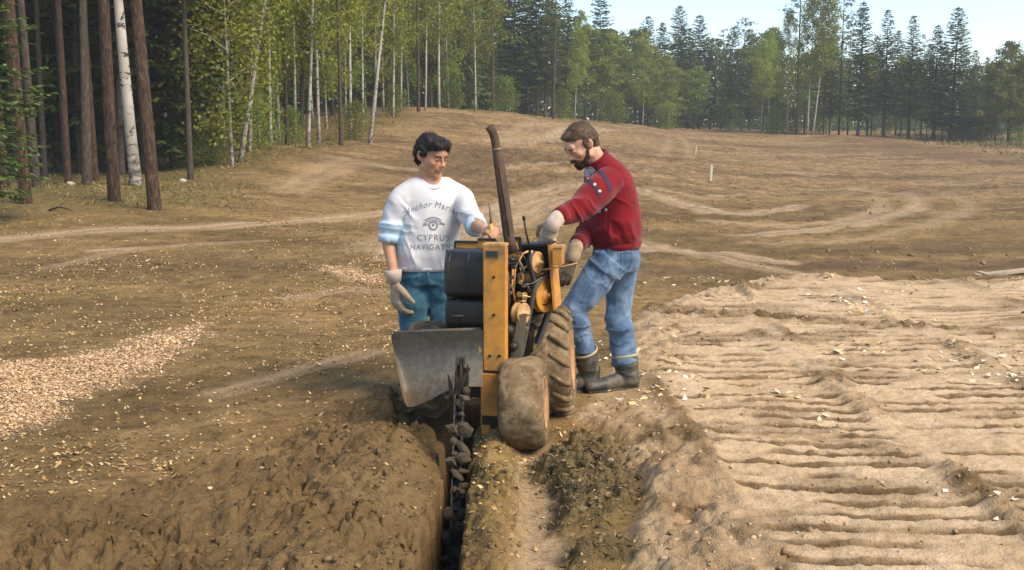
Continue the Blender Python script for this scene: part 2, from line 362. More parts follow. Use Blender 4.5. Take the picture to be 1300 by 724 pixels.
AX, AY = axis_x(), axis_y()
gx, gy = np.meshgrid(AX, AY); gx = gx.ravel(); gy = gy.ravel()
GZ, masks = fields(gx, gy)
nx, ny = len(AX), len(AY)
idx = np.arange(nx * ny).reshape(ny, nx)
GF = np.stack([idx[:-1, :-1].ravel(), idx[:-1, 1:].ravel(), idx[1:, 1:].ravel(), idx[1:, :-1].ravel()], 1)
print("ground grid", nx, ny, len(GF))
# crumble the near ground sideways a little so that it is not a pure height field
GXY = np.stack([gx, gy], 1); lum = masks['spoil'] + masks['sod'] * .6
GXY[:, 0] += lum * .016 * (vnoise(gx * 30, gy * 30, 101) - .5) * 2; GXY[:, 1] += lum * .016 * (vnoise(gx * 30, gy * 30, 102) - .5) * 2
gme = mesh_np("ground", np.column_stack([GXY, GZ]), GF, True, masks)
GZ2 = GZ.reshape(ny, nx)
def gz(x, y):
    """bilinear look-up in the ground sheet"""
    x = np.atleast_1d(np.asarray(x, float)); y = np.atleast_1d(np.asarray(y, float))
    i = np.clip(np.searchsorted(AX, x) - 1, 0, nx - 2); j = np.clip(np.searchsorted(AY, y) - 1, 0, ny - 2)
    fx = (x - AX[i]) / (AX[i + 1] - AX[i]); fy = (y - AY[j]) / (AY[j + 1] - AY[j])
    return (GZ2[j, i] * (1 - fx) + GZ2[j, i + 1] * fx) * (1 - fy) + (GZ2[j + 1, i] * (1 - fx) + GZ2[j + 1, i + 1] * fx) * fy
def g1(x, y): return float(gz(x, y)[0])
def ground_material():
    m, nt, b = mat_new("soil_and_sand"); co = objco(nt)
    big = noise(nt, .35, 4, .6, co); mid = noise(nt, 2.2, 6, .65, co, .3); fine = noise(nt, 28, 6, .7, co); grit = noise(nt, 110, 3, .6, co)
    soil = ramp(nt, mid, [(.25, (.135, .082, .032)), (.5, (.215, .136, .056)), (.75, (.31, .205, .092))])
    soil = mix(nt, math_(nt, 'MULTIPLY', ramp(nt, big, [(.4, (0, 0, 0)), (.65, (1, 1, 1))]), .55), soil, (.170, .120, .040))
    farsoil = ramp(nt, mid, [(.28, (.165, .103, .047)), (.5, (.27, .176, .085)), (.72, (.37, .255, .132))])
    c = mix(nt, attr(nt, "far"), soil, farsoil)
    mpb = N(nt, "ShaderNodeMapping"); mpb.inputs["Scale"].default_value = (.10, .32, 1); mpb.inputs["Rotation"].default_value = (0, 0, .25); nt.links.new(co, mpb.inputs[0])
    band = ramp(nt, noise(nt, 1.0, 3, .5, mpb.outputs[0], 1.2), [(.36, (.62, .60, .58)), (.5, (1, 1, 1)), (.66, (1.32, 1.28, 1.22))])
    c = mix(nt, .9, c, band, 'MULTIPLY')
    clump = noise(nt, 5.5, 6, .72, co, .4)
    c = mix(nt, .85, c, ramp(nt, clump, [(.34, (.50, .49, .47)), (.5, (1, 1, 1)), (.66, (1.38, 1.34, 1.26))]), 'MULTIPLY')
    c = mix(nt, math_(nt, 'MULTIPLY', attr(nt, "dark"), .8), c, ramp(nt, mid, [(.3, (.075, .046, .022)), (.7, (.150, .095, .048))]))
    c = mix(nt, attr(nt, "pale"), c, ramp(nt, fine, [(.3, (.36, .245, .140)), (.7, (.50, .36, .225))]))
    wet = ramp(nt, mid, [(.3, (.105, .064, .029)), (.7, (.19, .122, .058))])
    wet = mix(nt, math_(nt, 'MULTIPLY', ramp(nt, noise(nt, 34, 5, .7, co, .5), [(.58, (0, 0, 0)), (.66, (1, 1, 1))]), .5), wet, (.070, .041, .018))
    c = mix(nt, math_(nt, 'MULTIPLY', attr(nt, "moist"), .9), c, wet)
    chipc = ramp(nt, grit, [(.3, (.26, .16, .085)), (.55, (.50, .36, .22)), (.75, (.68, .53, .36))])
    c = mix(nt, attr(nt, "chips"), c, chipc)
    sandc = ramp(nt, mid, [(.25, (.46, .310, .172)), (.5, (.58, .410, .242)), (.75, (.66, .490, .31))])
    sandd = ramp(nt, fine, [(.3, (.125, .078, .034)), (.7, (.24, .155, .080))])
    sandc = mix(nt, attr(nt, "dirt_shade"), sandc, sandd)
    sandc = mix(nt, math_(nt, 'MULTIPLY', attr(nt, "groove_shade"), .85), sandc, ramp(nt, fine, [(.3, (.070, .042, .017)), (.7, (.155, .098, .045))]))  # dark brown paints the shadow lines of the tread grooves
    c = mix(nt, attr(nt, "sand"), c, sandc)
    sodc = ramp(nt, fine, [(.3, (.085, .060, .025)), (.55, (.155, .108, .048)), (.75, (.24, .165, .080))])
    c = mix(nt, attr(nt, "sod"), c, sodc)
    gr = ramp(nt, noise(nt, 6, 6, .7, co), [(.3, (.080, .060, .020)), (.5, (.165, .120, .042)), (.72, (.28, .19, .080))])
    c = mix(nt, attr(nt, "grass"), c, gr)
    c = mix(nt, .55, c, mix(nt, .8, c, ramp(nt, fine, [(.25, (.45, .45, .45)), (.5, (1, 1, 1)), (.8, (1.35, 1.3, 1.2))]), 'MULTIPLY'))
    nt.links.new(c, b.inputs["Base Color"]); b.inputs["Roughness"].default_value = .92; b.inputs["Specular IOR Level"].default_value = .15
    h = math_(nt, 'ADD', math_(nt, 'MULTIPLY', fine, 1.0), math_(nt, 'MULTIPLY', grit, .35))
    h = math_(nt, 'ADD', h, math_(nt, 'MULTIPLY', clump, math_(nt, 'MULTIPLY', attr(nt, "far"), 7.0)))
    bump(nt, b, h, .9, .028)
    return m
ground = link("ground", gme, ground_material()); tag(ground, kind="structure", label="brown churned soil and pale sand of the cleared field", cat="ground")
# ------------------------------------------------------------------ trees

def leaf_mat(name, c0, c1, c2, trans=.25):
    m, nt, b = mat_new(name); t = attr(nt, "tint")
    oi = N(nt, "ShaderNodeObjectInfo")
    c = ramp(nt, t, [(.0, c0), (.5, c1), (1., c2)])
    hs = N(nt, "ShaderNodeHueSaturation"); nt.links.new(c, hs.inputs["Color"])
    nt.links.new(math_(nt, 'ADD', math_(nt, 'MULTIPLY', oi.outputs["Random"], .03), .485), hs.inputs["Hue"])
    nt.links.new(math_(nt, 'ADD', math_(nt, 'MULTIPLY', oi.outputs["Random"], .5), .75), hs.inputs["Value"])
    nt.links.new(hs.outputs[0], b.inputs["Base Color"]); b.inputs["Roughness"].default_value = .65; b.inputs["Specular IOR Level"].default_value = .25
    tr = N(nt, "ShaderNodeBsdfTranslucent"); nt.links.new(hs.outputs[0], tr.inputs[0])
    ms = N(nt, "ShaderNodeMixShader"); ms.inputs[0].default_value = trans
    nt.links.new(b.outputs[0], ms.inputs[1]); nt.links.new(tr.outputs[0], ms.inputs[2])
    nt.links.new(ms.outputs[0], nt.nodes["Material Output"].inputs[0])
    return m
M_SPRUCE = leaf_mat("spruce_needles", (.034, .054, .013), (.075, .110, .025), (.165, .195, .046), .25)
M_PINE = leaf_mat("pine_needles", (.050, .070, .017), (.10, .130, .030), (.19, .210, .055), .3)
M_BIRCH = leaf_mat("birch_leaves", (.10, .130, .016), (.21, .250, .030), (.43, .40, .050), .4)
M_BROAD = leaf_mat("broad_leaves", (.10, .130, .020), (.185, .225, .036), (.31, .325, .058), .4)
def bark_mat(name, cols, scale, bumps=.8, stretch=6):
    m, nt, b = mat_new(name); co = objco(nt)
    mp = N(nt, "ShaderNodeMapping"); mp.inputs["Scale"].default_value = (stretch, stretch, 1); nt.links.new(co, mp.inputs[0])
    f = noise(nt, scale, 6, .7, mp.outputs[0], .5)
    nt.links.new(ramp(nt, f, [(.3, cols[0]), (.5, cols[1]), (.7, cols[2])]), b.inputs["Base Color"])
    b.inputs["Roughness"].default_value = .9; b.inputs["Specular IOR Level"].default_value = .15
    bump(nt, b, f, bumps, .04); return m
M_PBARK = bark_mat("pine_bark", ((.016, .010, .007), (.070, .042, .028), (.17, .105, .068)), 7.0, 1.0, 3.0)
M_SBARK = bark_mat("spruce_bark", ((.035, .026, .020), (.080, .060, .046), (.14, .11, .085)), 7.0, 1.0, 3.0)
def birch_bark():
    m, nt, b = mat_new("birch_bark"); co = objco(nt)
    mp = N(nt, "ShaderNodeMapping"); mp.inputs["Scale"].default_value = (3.2, 3.2, 4.2); nt.links.new(co, mp.inputs[0])
    f = noise(nt, 1.6, 5, .65, mp.outputs[0], .6); g = noise(nt, 1.1, 4, .6, co)
    white = ramp(nt, g, [(.3, (.25, .22, .18)), (.7, (.47, .43, .37))])
    c = mix(nt, ramp(nt, f, [(.55, (0, 0, 0)), (.60, (1, 1, 1))]), white, (.045, .036, .030))
    z = N(nt, "ShaderNodeSeparateXYZ"); nt.links.new(co, z.inputs[0])
    low = math_(nt, 'MULTIPLY', ramp(nt, math_(nt, 'MULTIPLY', z.outputs[2], .4), [(.0, (1, 1, 1)), (.55, (0, 0, 0))]), ramp(nt, f, [(.40, (0, 0, 0)), (.52, (1, 1, 1))]))
    c = mix(nt, low, c, (.06, .048, .04))
    nt.links.new(c, b.inputs["Base Color"]); b.inputs["Roughness"].default_value = .8; b.inputs["Specular IOR Level"].default_value = .2
    bump(nt, b, f, .5, .02); return m
M_BBARK = birch_bark()
def quads(C, D, Wd, L, W, droop=None):
    """leaf blades: centre-root C, direction D, width direction Wd, length L, width W -> lens-shaped quads"""
    D = D / (np.linalg.norm(D, axis=1, keepdims=True) + 1e-9); S = np.cross(D, Wd); S /= (np.linalg.norm(S, axis=1, keepdims=True) + 1e-9)
    L = np.asarray(L)[:, None]; W = np.asarray(W)[:, None]
    V = np.stack([C, C + D * L * .5 + S * W * .5, C + D * L, C + D * L * .5 - S * W * .5], 1).reshape(-1, 3)
    return V, np.arange(len(V)).reshape(-1, 4)
def rvec(r, n): 
    v = r.normal(size=(n, 3)); return v / np.linalg.norm(v, axis=1, keepdims=True)
def crown_mesh(name, V, F, tint): return mesh_np(name, V, F, False, {"tint": np.repeat(np.clip(tint, 0, 1), 4)})
def trunk_pts(H, r, bend, n=12):
    t = np.linspace(0, 1, n); a = r.uniform(0, 6.28); p = r.uniform(0, 6.28)
    return np.stack([bend * H * (np.sin(t * 3 + p) - math.sin(p)) * math.cos(a), bend * H * (np.sin(t * 2.6 + p) - math.sin(p)) * math.sin(a), t * H], 1)
def mk_trunk(mb, T, r0, tip=.12, n=9, flare=1.35, power=1.0):
    m = len(T); rad = [r0 * max(tip, (1 - i / (m - 1)) ** power) * (flare if i == 0 else 1) for i in range(m)]
    T2 = np.vstack([T[0] - [0, 0, .35], T[0] + [0, 0, .25], T[1:]]); rad = [rad[0]] + [r0] + rad[1:]
    mb.add(*tube(T2, rad, n))
def at_z(T, z):
    k = min(max(np.searchsorted(T[:, 2], z) - 1, 0), len(T) - 2); f = (z - T[k, 2]) / (T[k + 1, 2] - T[k, 2]); return T[k] + (T[k + 1] - T[k]) * f
def spruce(seed, H=13., base=.12, Rr=1.9, r0=.13, dens=1.0):
    r = np.random.default_rng(seed); T = trunk_pts(H, r, .004); mb = MB(); mk_trunk(mb, T, r0, .06)
    C = []; D = []; L = []; W = []; ti = []
    z = base * H
    while z < H - .1:
        t = (z / H - base) / (1 - base); n = r.integers(5, 8); a0 = r.uniform(0, 6.28)
        for k in range(n):
            if r.random() < .08: continue
            a = a0 + 6.283 * k / n + r.normal() * .25; ln = (Rr * (1 - t) ** .72 * min(1, .55 + t * 3.5) * r.uniform(.6, 1.15) + .12)
            dr = -.42 + .75 * t + r.normal() * .12; o = at_z(T, z) ; dv = np.array((math.cos(a), math.sin(a), 0))
            sd = np.array((-dv[1], dv[0], 0)); m = int(ln / .11 * dens) + 2
            ss = r.uniform(.12, 1, m)
            P = o + dv * (ss * ln)[:, None] + np.array((0, 0, 1.)) * (ln * (dr * ss + .22 * ss ** 2.5))[:, None]
            if ln > .7: mb.add(*tube([o, o + dv * ln * .5 + [0, 0, ln * dr * .5 + ln * .04], o + dv * ln * .9 + [0, 0, ln * (dr * .9 + .17)]], [.022, .013, .004], 4, False))
            for sg in (-1, 1):
                C.append(P); D.append(dv * .8 + sg * sd * r.uniform(.35, 1.1, m)[:, None] + np.array((0, 0, 1.)) * r.uniform(-.75, .05, m)[:, None])
                L.append(r.uniform(.22, .42, m) * (.6 + .4 * (1 - t))); W.append(r.uniform(.08, .16, m)); ti.append(r.uniform(.0, .5, m) + .45 * ss)
        z += r.uniform(.2, .34) * (1 - .3 * t)
    k = 10; C.append(np.repeat(T[-1:] - [0, 0, .3], k, 0)); D.append(np.column_stack([r.normal(size=(k, 2)) * .35, np.ones(k)])); L.append(np.full(k, .4)); W.append(np.full(k, .07)); ti.append(np.full(k, .6))
    C = np.vstack(C); D = np.vstack(D); L = np.concatenate(L); W = np.concatenate(W); ti = np.concatenate(ti)
    V, F = quads(C, D, rvec(r, len(C)) * .5 + [0, 0, 1], L, W)
    return mb.mesh("spruce_trunk", True), crown_mesh("spruce_crown", V, F, ti)
def birch(seed, H=14., base=.3, Rr=2.0, r0=.10, N_=7000, leaf=.10, bend=.012, broad=False):
    r = np.random.default_rng(seed); T = trunk_pts(H, r, bend, 16); mb = MB(); mk_trunk(mb, T, r0, .08, 9, 1.3)
    C = []; nl = int(26 + 10 * (H / 14)); per = N_ // (nl * 7)
    for i in range(nl):
        t = (i + r.random()) / nl; z = (base + (1 - base) * .97 * t) * H; o = at_z(T, z); a = i * 2.4 + r.normal() * .3
        ln = Rr * (1.15 * (1 - t) ** .7 * min(1, .45 + t * 2) + .18) * r.uniform(.65, 1.15); up = r.uniform(.35, .9) if not broad else r.uniform(.2, .7)
        dv = np.array((math.cos(a), math.sin(a), up)); p1 = o + dv * ln * .55; p2 = p1 + np.array((dv[0], dv[1], up * .4)) * ln * .45
        mb.add(*tube([o, p1, p2], [r0 * .28 * (1 - .6 * t) + .006, .012, .004], 5, False))
        for k in range(7):
            s = r.uniform(.25, 1.0); q = o + (p1 - o) * min(1, s / .55) if s < .55 else p1 + (p2 - p1) * (s - .55) / .45
            q = q + r.normal(size=3) * ln * .16; tl = r.uniform(.35, .95) * (.45 if broad else 1)
            m = max(3, int(per * r.uniform(.5, 1.5))); u = r.random(m)
            C.append(q + np.column_stack([r.normal(size=m) * .17, r.normal(size=m) * .17, -u * tl + r.normal(size=m) * .12]))
    C = np.vstack(C); n = len(C)
    V, F = quads(C, rvec(r, n) * .8 + [0, 0, -.5], rvec(r, n), r.uniform(.6, 1.3, n) * leaf * 1.25, r.uniform(.6, 1.2, n) * leaf)
    cl = vnoise(C[:, 0] * 1.3 + C[:, 2], C[:, 1] * 1.3 - C[:, 2] * .7, seed)
    return mb.mesh("birch_trunk", True), crown_mesh("birch_crown", V, F, cl * .6 + r.random(n) * .45)
def pine(seed, H=16., base=.55, Rr=1.8, r0=.135, bend=.003, tufts=330):
    r = np.random.default_rng(seed); T = trunk_pts(H, r, bend, 14); mb = MB(); mk_trunk(mb, T, r0, .2, 10, 1.25, .7)
    for i in range(14):
        z = r.uniform(.2, base) * H; a = r.uniform(0, 6.28); o = at_z(T, z); l = r.uniform(.2, .9)
        mb.add(*tube([o, o + np.array((math.cos(a), math.sin(a), r.uniform(-.2, .3))) * l], [.016, .004], 4, False))
    nl = 24; C = []
    for i in range(nl):
        t = (i + r.random()) / nl; z = (base + (1 - base) * t) * H * .985; o = at_z(T, z); a = i * 2.4 + r.normal() * .4
        ln = Rr * (1.2 * (1 - t) ** .6 * min(1, .5 + 2 * t) + .15) * r.uniform(.55, 1.2); dv = np.array((math.cos(a), math.sin(a), r.uniform(-.05, .4)))
        p1 = o + dv * ln * .6; p2 = p1 + (dv + [0, 0, .35]) * ln * .4; mb.add(*tube([o, p1, p2], [.035 * (1 - .5 * t), .02, .006], 5, False))
        m = max(5, int(tufts / nl * ln / Rr * 1.4)); s = r.uniform(.35, 1.05, m)[:, None]
        C.append(o + dv * ln * s + np.array((0, 0, .14)) * s * ln + r.normal(size=(m, 3)) * [.26, .26, .14] * ln * .7)
    C = np.vstack(C); k = 12; n = len(C) * k; CC = np.repeat(C, k, 0); D = rvec(r, n) + [0, 0, .45]
    V, F = quads(CC, D, rvec(r, n), r.uniform(.14, .3, n), r.uniform(.03, .06, n))
    return mb.mesh("pine_trunk", True), crown_mesh("pine_crown", V, F, np.repeat(r.random(len(C)) * .6, k) + r.random(n) * .4)
# prototypes: meshes shared by all copies of a kind
PROTO = {}
for i in range(4): PROTO['spruce', i] = spruce(100 + i, 13 + i * .4, (.05, .14, .2, .1)[i], (2.2, 1.9, 1.8, 2.5)[i], .13)
for i in range(3): PROTO['pole_spruce', i] = spruce(120 + i, 14., (.42, .5, .35)[i], (1.5, 1.7, 1.8)[i], .11)
for i in range(4): PROTO['birch', i] = birch(140 + i, 14., (.30, .36, .26, .40)[i], (1.9, 1.7, 2.1, 1.6)[i], .085, 8000, .115)
for i in range(3): PROTO['leafy_birch', i] = birch(145 + i, 14., (.10, .15, .12)[i], (1.7, 1.9, 1.6)[i], .075, 11000, .10)
for i in range(2): PROTO['young_birch', i] = birch(150 + i, 6.5, .16, 1.25, .045, 6000, .075, .02)
for i in range(3): PROTO['pine', i] = pine(160 + i, 16., (.55, .62, .5)[i])
for i in range(3): PROTO['broad_tree', i] = birch(170 + i, 9.5, .22, 2.6, .13, 8500, .14, .012, True)
for i in range(2): PROTO['bush', i] = birch(180 + i, 2.4, .06, 1.0, .03, 3000, .07, .02, True)
LEAFM = dict(spruce=M_SPRUCE, pole_spruce=M_SPRUCE, birch=M_BIRCH, leafy_birch=M_BIRCH, young_birch=M_BIRCH, pine=M_PINE, broad_tree=M_BROAD, bush=M_BROAD)
BARKM = dict(spruce=M_SBARK, pole_spruce=M_SBARK, birch=M_BBARK, leafy_birch=M_BBARK, young_birch=M_BBARK, pine=M_PBARK, broad_tree=M_SBARK, bush=M_SBARK)
BASEH = dict(spruce=13.6, pole_spruce=14., birch=14., leafy_birch=14., young_birch=6.5, pine=16., broad_tree=9.5, bush=2.4)
OBJN = dict(spruce='spruce_tree', pole_spruce='spruce_tree', birch='birch_tree', leafy_birch='birch_tree', young_birch='birch_tree', pine='pine_tree', broad_tree='broadleaf_tree', bush='bush')
CATN = dict(spruce='spruce', pole_spruce='spruce', birch='birch', leafy_birch='birch', young_birch='birch', pine='pine', broad_tree='tree', bush='bush')
for (k, i), (tm, cm) in PROTO.items(): tm.materials.append(BARKM[k]); cm.materials.append(LEAFM[k])
TREES = []
def tree_at(kind, x, y, H, girth=1.0, lean=(0, 0), label=None, group=None, var=None, crownscale=1.0):
    nv = sum(1 for k in PROTO if k[0] == kind); v = var if var is not None else int(rng.integers(nv))
    tm, cm = PROTO[kind, v]; s = H / BASEH[kind]
    root = empty(OBJN[kind], (x, y, g1(x, y) - .04), (R(lean[1]), R(lean[0]), 0))
    a = link("trunk", tm, None, root); b = link("crown", cm, None, root)
    rz = rng.uniform(0, 6.28); a.rotation_euler.z = b.rotation_euler.z = rz
    a.scale = (s * girth, s * girth, s); b.scale = (s * girth ** .5 * crownscale, s * girth ** .5 * crownscale, s)
    root["category"] = CATN[kind]; root["px"] = float(650 + x / (y * math.cos(PITCH) + 1) * FPX)
    if label: root["label"] = label
    TREES.append((root, kind, group)); return root
def tree_px(kind, px, d, H, girth=1.0, lean=(0, 0), label=None, group=None, var=None, cs=1.0):
    return tree_at(kind, (px - 650) / FPX * (d * math.cos(PITCH) + .2), d, H, girth, lean, label, group, var, cs)
# --- the named trees of the left edge
tree_px('pine', 34, 19.6, 15, .85, (-1, 0), "dark pine trunk with spruce boughs before it, leftmost at the forest edge")
tree_px('pine', 146, 20.2, 16, .85, (0, 0), "grey-brown pine trunk left of the thick white birch")
tree_px('pine', 197, 19.3, 17, .82, (-2.5, 0), "reddish-brown pine trunk standing farthest out at the left forest edge", var=1)
tree_px('birch', 173, 24.5, 15, 1.5, (.3, 0), "thick white birch with black scars between the two front pines", var=3)
tree_px('pine', 88, 24.5, 15, .6, (0, 0), "slim dark pine in the shade right of the leftmost pine")
tree_px('pine', 122, 26, 15, .7, (-1, 0), "slim reddish pine trunk behind the grey-brown pine")
tree_px('spruce', -12, 17.4, 5.6, .9, (0, 0), "young spruce with green boughs hanging in at the photo's left edge", var=3, cs=1.15)
tree_px('birch', 212, 33, 13, .7, (1, 0), "thin yellowish birch stem just right of the reddish front pine")
tree_px('pole_spruce', 243, 26.5, 13, .75, (0, 0), "slender dark spruce standing alone right of the front pines", var=2)
tree_px('birch', 306, 30.5, 13, .85, (9, 0), "white birch leaning right at the head of the birch row", var=3)
tree_px('young_birch', 296, 29.5, 7.2, 1.0, (-1, 0), "leafy young yellow-green birch before the leaning birch", var=0, cs=1.25)
tree_px('birch', 318, 33, 13, .7, (3, 0), "straight thin birch right behind the leafy young birch")
tree_px('birch', 345, 36, 13, .8, (2, 0), "white birch left of the dark pole-like spruces", var=1)
tree_px('pole_spruce', 366, 37, 13, .7, (0, 0), "thin dark spruce stem between white birches at the wood's corner")
tree_px('birch', 392, 36, 13, .85, (3, 0), "white birch standing on the sandy mound's crest")
tree_px('birch', 406, 42, 13, .9, (1, 0), "straight white birch just behind the mound's crest")
tree_px('pole_spruce', 434, 37.5, 13, .75, (0, 0), "dark bare spruce stem left of the leaning birch by the mound")
tree_px('birch', 446, 46, 14, .9, (0, 0), "pale birch stem behind the dark bare spruce stem")
tree_px('birch', 470, 41, 14, .95, (7, 0), "long white birch leaning right over the edge of the field", var=3)
tree_px('birch', 462, 52, 14, .8, (1, 0), "thin birch behind the long leaning birch")
tree_px('birch', 500, 58, 14, .9, (1, 0), "birch right of the long leaning birch, at the field's edge")
tree_px('pine', 532, 66, 15, .85, (0, 0), "tall brown pine above the dark-haired man")
tree_px('birch', 541, 67, 14, .85, (0, 0), "birch close against the tall brown pine")
tree_px('birch', 558, 69, 14.5, 1.1, (1, 0), "bright birch at the top of the slope above the dark-haired man")
tree_px('birch', 604, 72, 13, .85, (-1, 0), "thin white birch left of the exhaust pipe's top")
tree_px('pine', 626, 78, 14, .85, (0, 0), "brown pine above the exhaust pipe")
tree_px('pine', 702, 86, 13.5, 1.0, (1, 0), "tall pine with bare stem above the bearded man")
tree_px('birch', 729, 90, 9, .8, (3, 0), "small white birch right above the bearded man's head")
# --- the clump on the right
tree_px('birch', 1024, 93, 13, .95, (1.5, 0), "upright white birch of the pair in the tall right clump", var=1)
tree_px('birch', 1031, 92, 12.5, 1.0, (6, 0), "white birch leaning right in the tall right clump", var=3)
tree_px('pine', 1010, 96, 14.5, .9, (0, 0), "tallest pine of the right clump, left of the white birches")
tree_px('pine', 1064, 95, 13, .85, (0, 0), "pine just right of the leaning birch in the right clump")
tree_px('birch', 998, 97, 11, .7, (0, 0), "thin birch at the left side of the right clump")
tree_px('spruce', 1088, 93, 11.2, 1.5, (0, 0), "ragged spruce right of the birch clump", var=1)
tree_px('spruce', 1120, 93, 10.3, 1.5, (0, 0), "pointed spruce in the middle of the right-hand row", var=2)
tree_px('spruce', 1152, 92, 9.9, 1.5, (0, 0), "narrow dark spruce with twin look, centre right", var=2)
tree_px('spruce', 1184, 91, 9.4, 1.7, (0, 0), "broad spruce left of the biggest dark spruce on the right", var=1)
tree_px('spruce', 1206, 90, 10.2, 1.9, (0, 0), "biggest broad dark spruce at the right end of the row", var=3)
tree_px('spruce', 1232, 91, 7.8, .9, (0, 0), "lower dark spruce against the round green tree", var=0)
tree_px('broad_tree', 1280, 88, 8.0, 1.5, (0, 0), "round green broadleaf tree at the right edge of the photo", var=0)
tree_px('broad_tree', 1310, 96, 7.6, 1.1, (0, 0), "broadleaf tree cut by the right edge of the photo", var=1)
# --- rows without a name of their own: labels by where they stand
G1, G2, G3, G4 = "trees inside the dark left wood", "birches along the field's left edge", "trees of the far treeline", "trees of the right-hand row"
for px, d, k in ((8, 24, 'pine'), (58, 27, 'pole_spruce'), (70, 31, 'pine'), (104, 30, 'pole_spruce'), (112, 34, 'birch'), (155, 29, 'pole_spruce'), (188, 30, 'spruce'), (222, 31, 'spruce'),
                 (232, 36, 'pine'), (258, 34, 'spruce'), (275, 38, 'spruce'), (60, 38, 'spruce'), (20, 34, 'spruce'), (140, 38, 'spruce'), (-20, 28, 'spruce'), (95, 44, 'spruce'), (205, 42, 'spruce'), (48, 23, 'pole_spruce'), (112, 24.5, 'pole_spruce'), (135, 33, 'pine'), (183, 36, 'pine'), (78, 36, 'pine'), (160, 42, 'spruce'), (222, 40, 'pole_spruce'), (35, 30, 'spruce'), (120, 31, 'spruce'), (10, 40, 'spruce'), (45, 43, 'spruce'), (72, 41, 'spruce'), (108, 38, 'spruce'), (150, 35, 'spruce'), (178, 39, 'spruce'), (196, 35, 'spruce'), (215, 37, 'spruce'), (238, 42, 'spruce'), (262, 45, 'spruce'), (130, 44, 'spruce'), (85, 29, 'pole_spruce'), (165, 31, 'pine'), (25, 27, 'pole_spruce')):
    tree_px(k, px, d, rng.uniform(12, 16), rng.uniform(.7, 1.0), (rng.normal() * 1, 0), None, G1)
for px, d, k in ((286, 35, 'leafy_birch'), (330, 40, 'leafy_birch'), (338, 46, 'spruce'), (356, 43, 'leafy_birch'), (376, 46, 'birch'), (384, 52, 'spruce'), (398, 56, 'leafy_birch'), (416, 50, 'leafy_birch'), (424, 60, 'spruce'), (440, 58, 'leafy_birch'),
                 (452, 64, 'spruce'), (478, 60, 'birch'), (488, 66, 'leafy_birch'), (494, 72, 'spruce'), (510, 66, 'birch'), (520, 74, 'leafy_birch'), (548, 78, 'spruce'), (570, 76, 'leafy_birch'), (584, 82, 'spruce'), (310, 46, 'leafy_birch'), (350, 50, 'leafy_birch'), (430, 66, 'leafy_birch'), (465, 70, 'leafy_birch'), (505, 78, 'leafy_birch'), (545, 84, 'leafy_birch'), (590, 84, 'leafy_birch'), (310, 50, 'spruce'), (366, 60, 'spruce'), (528, 84, 'spruce'), (405, 70, 'spruce'), (470, 78, 'spruce')):
    tree_px(k, px, d, rng.uniform(13, 15.5), rng.uniform(.7, 1.0), (rng.normal() * 2, 0), None, G2)
for px, d, k, H in ((612, 86, 'spruce', 11), (590, 90, 'broad_tree', 13), (640, 92, 'spruce', 12.5), (655, 92, 'spruce', 13), (668, 94, 'spruce', 11), (682, 92, 'spruce', 12.5), (692, 96, 'spruce', 12.5), (716, 98, 'spruce', 10.5),
                 (742, 100, 'broad_tree', 9.5), (757, 102, 'pole_spruce', 13.5), (772, 106, 'broad_tree', 10), (790, 108, 'spruce', 10.5), (806, 110, 'broad_tree', 11), (815, 104, 'birch', 9.5), (822, 112, 'spruce', 12), (838, 116, 'spruce', 12.5),
                 (848, 108, 'birch', 8), (858, 118, 'spruce', 14), (872, 118, 'spruce', 11.5), (886, 122, 'spruce', 13.5), (900, 122, 'spruce', 11), (915, 118, 'pine', 12), (925, 120, 'spruce', 13), (940, 118, 'pine', 13.5), (950, 120, 'spruce', 12.5), (968, 116, 'broad_tree', 12),
                 (974, 108, 'birch', 11), (966, 106, 'birch', 10), (985, 112, 'spruce', 11.5), (632, 100, 'broad_tree', 10), (700, 108, 'broad_tree', 10), (880, 110, 'broad_tree', 7), (925, 108, 'spruce', 8), (835, 106, 'broad_tree', 7.5)):
    tree_px(k, px, d, H * (1.02 if px < 720 else .88), rng.uniform(.85, 1.2), (rng.normal() * 1, 0), None, G3, None, 1.35)
for px, d, k, H in ((1044, 98, 'pole_spruce', 12), (1052, 100, 'spruce', 11), (1075, 98, 'pine', 12), (1100, 97, 'broad_tree', 8.5), (1105, 99, 'pole_spruce', 10.5), (1136, 98, 'pole_spruce', 11), (1142, 95, 'broad_tree', 8), (1168, 97, 'pine', 10.5), (1175, 96, 'pole_spruce', 9.5),
                 (1195, 97, 'spruce', 10), (1218, 95, 'spruce', 10), (1245, 100, 'spruce', 9), (1258, 104, 'broad_tree', 7.5), (1292, 102, 'broad_tree', 8), (1262, 87, 'broad_tree', 7.8), (1300, 86, 'broad_tree', 8.2), (1020, 104, 'broad_tree', 9), (1048, 106, 'broad_tree', 10), (1165, 92, 'birch', 8), (1128, 96, 'young_birch', 4.5)):
    tree_px(k, px, d, H * .84, rng.uniform(.8, 1.1), (rng.normal() * 1, 0), None, G4, None, 1.35)
for px, d, H in ((452, 44, 1.6), (330, 34, 1.6), (372, 40, 1.4), (270, 30, 1.3), (500, 60, 1.8), (780, 98, 3), (925, 108, 3.2), (845, 102, 2.6), (1252, 90, 3.0), (1225, 91, 2.2), (715, 92, 2.6), (640, 84, 2.8), (575, 74, 2), (225, 31, 1.3), (1295, 86, 2.6), (980, 101, 2.2), (1005, 103, 2.6), (1040, 104, 2.8), (992, 106, 3)):
    tree_px('bush', px, d, H, 1.2, (0, 0), None, "low bushes along the wood's edge")
